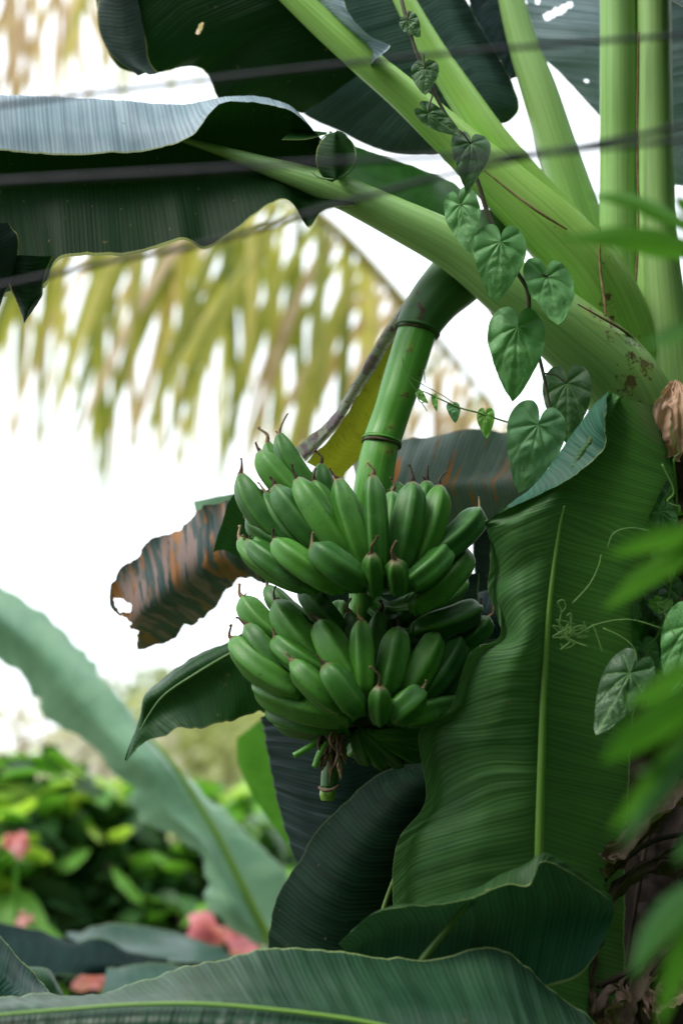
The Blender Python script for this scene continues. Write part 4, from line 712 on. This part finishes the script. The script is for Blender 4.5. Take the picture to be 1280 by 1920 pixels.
# ------------------------------------------------------------ climbing vine with heart-shaped leaves
HV=[]
def _veins():
    L=[np.array([[0,0],[0,-1.0]])]
    for s in (-1,1):
        for a,r,c in ((38,.62,.25),(75,.42,.10),(125,.36,0)):
            q=[];th=math.radians(a)
            for t in np.linspace(0,1,8): tt=th-c*2*t*t*.6; q.append([s*r*t*math.sin(th-c*t),-r*t*math.cos(th-c*t*1.6)])
            L.append(np.array(q))
        for y0,l in ((-.22,.42),(-.38,.36),(-.53,.28),(-.67,.20),(-.79,.12)):
            L.append(np.array([[s*l*t*.85,y0-l*(.30*t+.38*t*t)] for t in np.linspace(0,1,7)]))
    return L
VE=_veins()
def seg_d(p,a,b):
    ab=b-a; t=np.clip(((p-a)@ab)/(ab@ab+1e-12),0,1); return np.linalg.norm(p-(a+t[:,None]*ab),axis=1)
def _heart():
    nr,na=26,96; th=np.linspace(-math.pi,math.pi,na+1)
    tb=np.radians([0,6,14,25,40,60,85,110,135,155,168,176,180]); rb=[1.0,.93,.80,.67,.575,.50,.455,.44,.42,.37,.27,.13,.04]
    tt=np.linspace(0,math.pi,200); Rr=np.interp(tt,tb,rb); Rr=np.convolve(np.pad(Rr,4,'edge'),np.ones(9)/9,'valid'); Rr[:3]=[1,.985,.96]
    R=np.interp(np.abs(th),tt,Rr); r=np.linspace(0,1,nr)**.85
    X=r[:,None]*R*np.sin(th); Y=-r[:,None]*R*np.cos(th); Q=np.stack([X.ravel(),Y.ravel()],-1)
    dm=np.full(len(Q),9.); pr=np.full(len(Q),9.)
    for i,l in enumerate(VE):
        for a,b in zip(l[:-1],l[1:]):
            d=seg_d(Q,a,b); dm=np.minimum(dm,d)
            if i==0: pr=d
    return Q,dm,pr,gridf(nr,na+1)
HQ,HD,HP,HF=_heart()
def heart(N0,T,w,mat,parent,d=2.42,dt=None,fold=.25,side=0.,seed=0,wave=.035,puff=.042):
    """N0 = where the stalk meets the leaf, T = tip (photo px), w = width px"""
    a=P(*N0,d); b=P(*T,dt if dt else d-.02); ax=a-b; L=np.linalg.norm(ax); ya=ax/L
    xa=np.cross(-F_*-1,ya); xa=np.cross(ya,-F_); xa/=np.linalg.norm(xa); na=np.cross(xa,ya)
    if na@F_>0: xa=-xa; na=np.cross(xa,ya)
    xa,na=xa*math.cos(side)+na*math.sin(side),na*math.cos(side)-xa*math.sin(side)
    sx=w*px(d)/(.92*L)/max(.35,math.cos(side)); x=HQ[:,0]*sx; y=HQ[:,1]
    gg=random.Random(seed*7+3); cu=gg.uniform(-.32,.02); fold=gg.uniform(.05,.5); wave=gg.uniform(.02,.045)
    z=puff*(1-np.exp(-HD/.05))-fold*np.abs(HQ[:,0])**1.3*-.5*-1+wave*vn(HQ[:,0]*5+seed,HQ[:,1]*5,seed)+cu*HQ[:,1]**2+.03*vn(np.arctan2(HQ[:,0],HQ[:,1])*3,seed,seed)*(HQ[:,0]**2+HQ[:,1]**2)
    V=a+L*(x[:,None]*xa+y[:,None]*ya+z[:,None]*na)
    wv=np.where(HP<HD+1e-6,.016,.010); v=np.exp(-(HD/wv)**2)*np.clip(1.05+HQ[:,1]*.3,0,1)
    return mesh('leaf',V,HF,mat,parent,None,{'vein':v})
vine=thing('climbing_vine','vine with glossy heart-shaped leaves hanging over the banana leaf stalks','vine',P(760,-60,2.48))
VS=[(740,-60,2.5),(760,30,2.48),(790,125,2.47),(830,205,2.46),(862,255,2.46),(893,335,2.45),(912,395,2.44),(937,452,2.43),(965,505,2.44),(988,545,2.45),(992,600,2.45),(1008,660,2.45),(1022,720,2.45),(1032,778,2.44)]
tube('stem',VS,[4,3.6,3.4,3.4,3.6,4,4.2,4.2,4.2,4.2,4,3.4,3,2.6],M_vst,vine,n=160,seg=10,wob=.18)
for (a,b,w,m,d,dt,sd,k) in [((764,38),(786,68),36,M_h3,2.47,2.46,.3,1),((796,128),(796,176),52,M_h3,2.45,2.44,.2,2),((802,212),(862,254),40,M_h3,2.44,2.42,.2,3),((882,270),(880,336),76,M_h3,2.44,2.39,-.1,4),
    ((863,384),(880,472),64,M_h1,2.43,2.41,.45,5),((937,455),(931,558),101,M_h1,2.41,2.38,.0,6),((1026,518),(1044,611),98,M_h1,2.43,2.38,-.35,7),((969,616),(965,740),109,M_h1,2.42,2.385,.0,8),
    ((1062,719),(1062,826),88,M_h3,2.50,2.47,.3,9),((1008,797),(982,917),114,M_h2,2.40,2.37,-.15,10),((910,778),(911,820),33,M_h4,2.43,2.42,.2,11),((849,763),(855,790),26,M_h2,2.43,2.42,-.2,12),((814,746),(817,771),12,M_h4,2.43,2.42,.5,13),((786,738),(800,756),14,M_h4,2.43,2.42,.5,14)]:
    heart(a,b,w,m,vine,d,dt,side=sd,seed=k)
def pet(a,b,sag=8,r=1.8,mat=None,parent=None,d=2.44,nm='leaf_stem'):
    tube(nm,[(*a,d),((a[0]+b[0])/2,(a[1]+b[1])/2-sag,d-.01),(*b,d-.01)],[r*1.2,r,r],mat or M_vst,parent or vine,n=14,seg=6)
for a,b in [((885,388),(863,385)),((912,400),(937,455)),((985,520),(1026,518)),((992,600),(969,616)),((1018,700),(1062,719)),((1032,775),(1008,797)),((793,100),(796,130)),((850,240),(882,270)),((810,180),(802,212)),((765,20),(764,38))]: pet(a,b,3 if b[0]<a[0] else 6)
tube('tendril',[(1004,800,2.43),(950,791,2.43),(900,775,2.43),(860,764,2.43),(820,746,2.43),(792,734,2.43),(783,742,2.43),(788,754,2.425),(802,752,2.42)],[1.6,1.8,1.8,1.6,1.5,1.3,1.3,1.2,.8],M_tend,vine,n=70,seg=6)
for pts in ([(862,765),(830,742),(790,720),(762,702)],[(753,668),(758,695),(770,718),(788,742)],[(795,695),(796,718)],[(790,755),(800,770)]): tube('tendril',[(*p,2.43) for p in pts],[1,.9,.8,.6][:len(pts)] ,M_tend,vine,n=20,seg=5)
# second vine low right
v2=thing('climbing_vine','thin vine with curling tendrils and heart-shaped leaves by the dry stems at right','vine',P(1260,1100,2.45))
tube('stem',[(1262,860,2.42),(1268,960,2.44),(1262,1060,2.42),(1240,1170,2.42),(1210,1230,2.42),(1190,1300,2.42)],[2.4]*6,M_tend,v2,n=60,seg=7)
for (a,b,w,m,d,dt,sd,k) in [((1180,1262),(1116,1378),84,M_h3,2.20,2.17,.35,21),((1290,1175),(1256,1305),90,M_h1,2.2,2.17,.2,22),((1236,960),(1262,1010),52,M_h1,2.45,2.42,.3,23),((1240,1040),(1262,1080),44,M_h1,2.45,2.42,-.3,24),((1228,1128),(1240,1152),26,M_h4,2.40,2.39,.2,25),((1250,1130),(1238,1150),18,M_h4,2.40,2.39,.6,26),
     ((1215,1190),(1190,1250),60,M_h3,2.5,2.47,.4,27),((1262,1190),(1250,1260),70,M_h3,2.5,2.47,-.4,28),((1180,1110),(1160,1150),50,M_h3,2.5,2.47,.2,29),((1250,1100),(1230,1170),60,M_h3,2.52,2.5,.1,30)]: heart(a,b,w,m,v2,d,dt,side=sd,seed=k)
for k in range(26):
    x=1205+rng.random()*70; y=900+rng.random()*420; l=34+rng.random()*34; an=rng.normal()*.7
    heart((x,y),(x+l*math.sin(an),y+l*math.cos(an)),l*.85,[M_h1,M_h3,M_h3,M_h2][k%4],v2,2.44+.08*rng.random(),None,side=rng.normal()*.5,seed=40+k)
TD=[[(1245,1180),(1180,1162),(1120,1170),(1080,1190),(1055,1195)],[(1130,1178),(1165,1195),(1190,1220),(1192,1260),(1192,1275)],[(1138,1027),(1150,1000),(1180,990),(1215,995)],[(1072,1132),(1105,1095),(1122,1060),(1126,1040)],
    [(1056,1195),(1048,1170),(1052,1145),(1045,1130),(1055,1125),(1060,1138),(1050,1150)],[(1060,1196),(1080,1205),(1100,1212)],[(1072,1190),(1070,1170),(1068,1155)],[(1110,1170),(1118,1190),(1128,1222)],[(1060,1190),(1068,1202),(1050,1218)],[(1240,870),(1262,920),(1250,940),(1270,950)],[(1256,790),(1262,830),(1275,845),(1262,858)],[(1245,1150),(1258,1180),(1268,1200)]]
for k in range(14):
    x,y=1052+rng.random()*50,1175+rng.random()*24; TD.append([(x,y),(x+rng.normal()*12,y+rng.normal()*9),(x+rng.normal()*16,y+rng.normal()*12),(x+rng.normal()*14,y+rng.normal()*12)])
for k,p in enumerate(TD): tube('tendril',[(*q,2.215-.01*(k%3)) for q in p],[1.3 if k<10 else .9]*len(p),M_tend,v2,n=26,seg=5)
# ------------------------------------------------------------ foreground blurred leaves
def fgleaf(parent,pts,w,mat,d,roll=.2):
    W3=[P(x,y,d+dz) for x,y,dz in pts]; v,f=blade_geo(W3,.85*w*px(d),([0,.15,.45,.75,.93,1],[.15,.7,1,.7,.25,.02]),7,22,.25,roll); o=mesh('leaf',v,f,mat,parent); return o
def fgplant(label,root,stem,leaves,group):
    t=thing('leafy_shoot',label,'plant',P(*root),group)
    tube('stem',stem,[5]*len(stem),M_fg,t,n=30,seg=8)
    for l in leaves: fgleaf(t,*l)
G='out-of-focus leafy shoots in front at the right'
fgplant('two bright green leaves crossing the upright stalks, out of focus',(1400,560,1.5),[(1400,560,1.5),(1360,500,1.5),(1330,470,1.5)],
 [([(1340,480,0),(1260,462,-.01),(1160,445,-.02),(1052,448,0)],62,M_fg,1.5,.1),([(1340,450,0),(1250,405,0),(1180,375,0),(1098,366,0)],46,M_fg,1.5,-.3),([(1340,420,0),(1290,390,0),(1262,366,0)],40,M_fg,1.5,0)],G)
fgplant('faint bluish leaf tip by the trunk, out of focus',(1400,560,1.25),[(1400,560,1.25),(1340,600,1.25),(1300,620,1.25)],[([(1310,600,0),(1270,625,0),(1200,650,0)],40,M_fg2,1.25,.4)],G)
fgplant('cluster of narrow green leaves level with the tendrils, out of focus',(1420,1060,1.3),[(1420,1060,1.3),(1360,1030,1.3),(1320,1010,1.3)],
 [([(1330,985,0),(1260,1005,0),(1200,1022,0),(1140,1042,0)],52,M_fg,1.35,.3),([(1330,1010,0),(1270,1045,0),(1200,1090,0),(1128,1145,0)],62,M_fg,1.35,.2),([(1330,1000,0),(1290,1010,0),(1250,1050,0)],50,M_fg,1.35,.9)],G)
fgplant('green leaves drooping over the dark leaf, nearest at right, out of focus',(1440,1330,1.2),[(1440,1330,1.2),(1380,1290,1.2),(1330,1280,1.2)],
 [([(1340,1235,0),(1280,1262,0),(1220,1300,0),(1170,1320,0)],56,M_fg,1.25,.2),([(1350,1300,0),(1270,1335,0),(1190,1385,0),(1125,1430,0)],92,M_fg,1.2,.2),([(1350,1330,0),(1290,1400,0),(1220,1480,0),(1140,1560,0)],80,M_fg,1.2,.4),([(1350,1340,0),(1300,1400,0),(1250,1440,0),(1190,1450,0)],60,M_fg2,1.2,.6),([(1350,1380,0),(1280,1440,0),(1210,1520,0),(1160,1590,0)],44,M_fg2,1.2,.1)],G)
fgplant('large green leaves at the lower right corner, out of focus',(1440,1700,1.2),[(1440,1700,1.2),(1380,1660,1.2),(1330,1640,1.2)],
 [([(1360,1640,0),(1290,1690,0),(1230,1750,0),(1180,1835,0)],84,M_fg2,1.2,.2),([(1370,1650,0),(1310,1740,0),(1270,1820,0),(1235,1930,0)],84,M_fg,1.2,.3),([(1350,1560,0),(1300,1580,0),(1262,1620,0)],44,M_fg2,1.2,.3)],G)
# ------------------------------------------------------------ overhead cables, close to the camera
for lab,pts,r in (('top blurred dark cable crossing the upper leaves',[(-500,262,1.571),(0,198,1.520),(200,172,1.520),(640,121,1.520),(900,95,1.520),(1280,66,1.520),(1900,30,1.571)],4.6),
    ('middle blurred dark cable crossing the long leaf',[(-500,372,1.470),(0,341,1.440),(350,321,1.419),(640,303,1.419),(860,294,1.419),(1010,287,1.419),(1280,262,1.419),(1900,200,1.470)],5.6),
    ('lowest blurred cable rising from the left edge to the right',[(-500,640,1.520),(0,536,1.520),(200,492,1.520),(400,453,1.520),(640,382,1.520),(860,322,1.520),(1060,280,1.520),(1280,236,1.520),(1900,110,1.571)],5.0)):
    W3=[P(*p) for p in pts]; V,Fc,uv=tube_geo(W3,[r*px(p[2]) for p in pts],n=90,seg=10); c=mesh('overhead_cable',V,Fc,M_cable,None,uv); tag(c,lab,'cable','dark cables crossing the picture')
for o in bpy.data.objects:
    if '_w' in o: del o['_w']
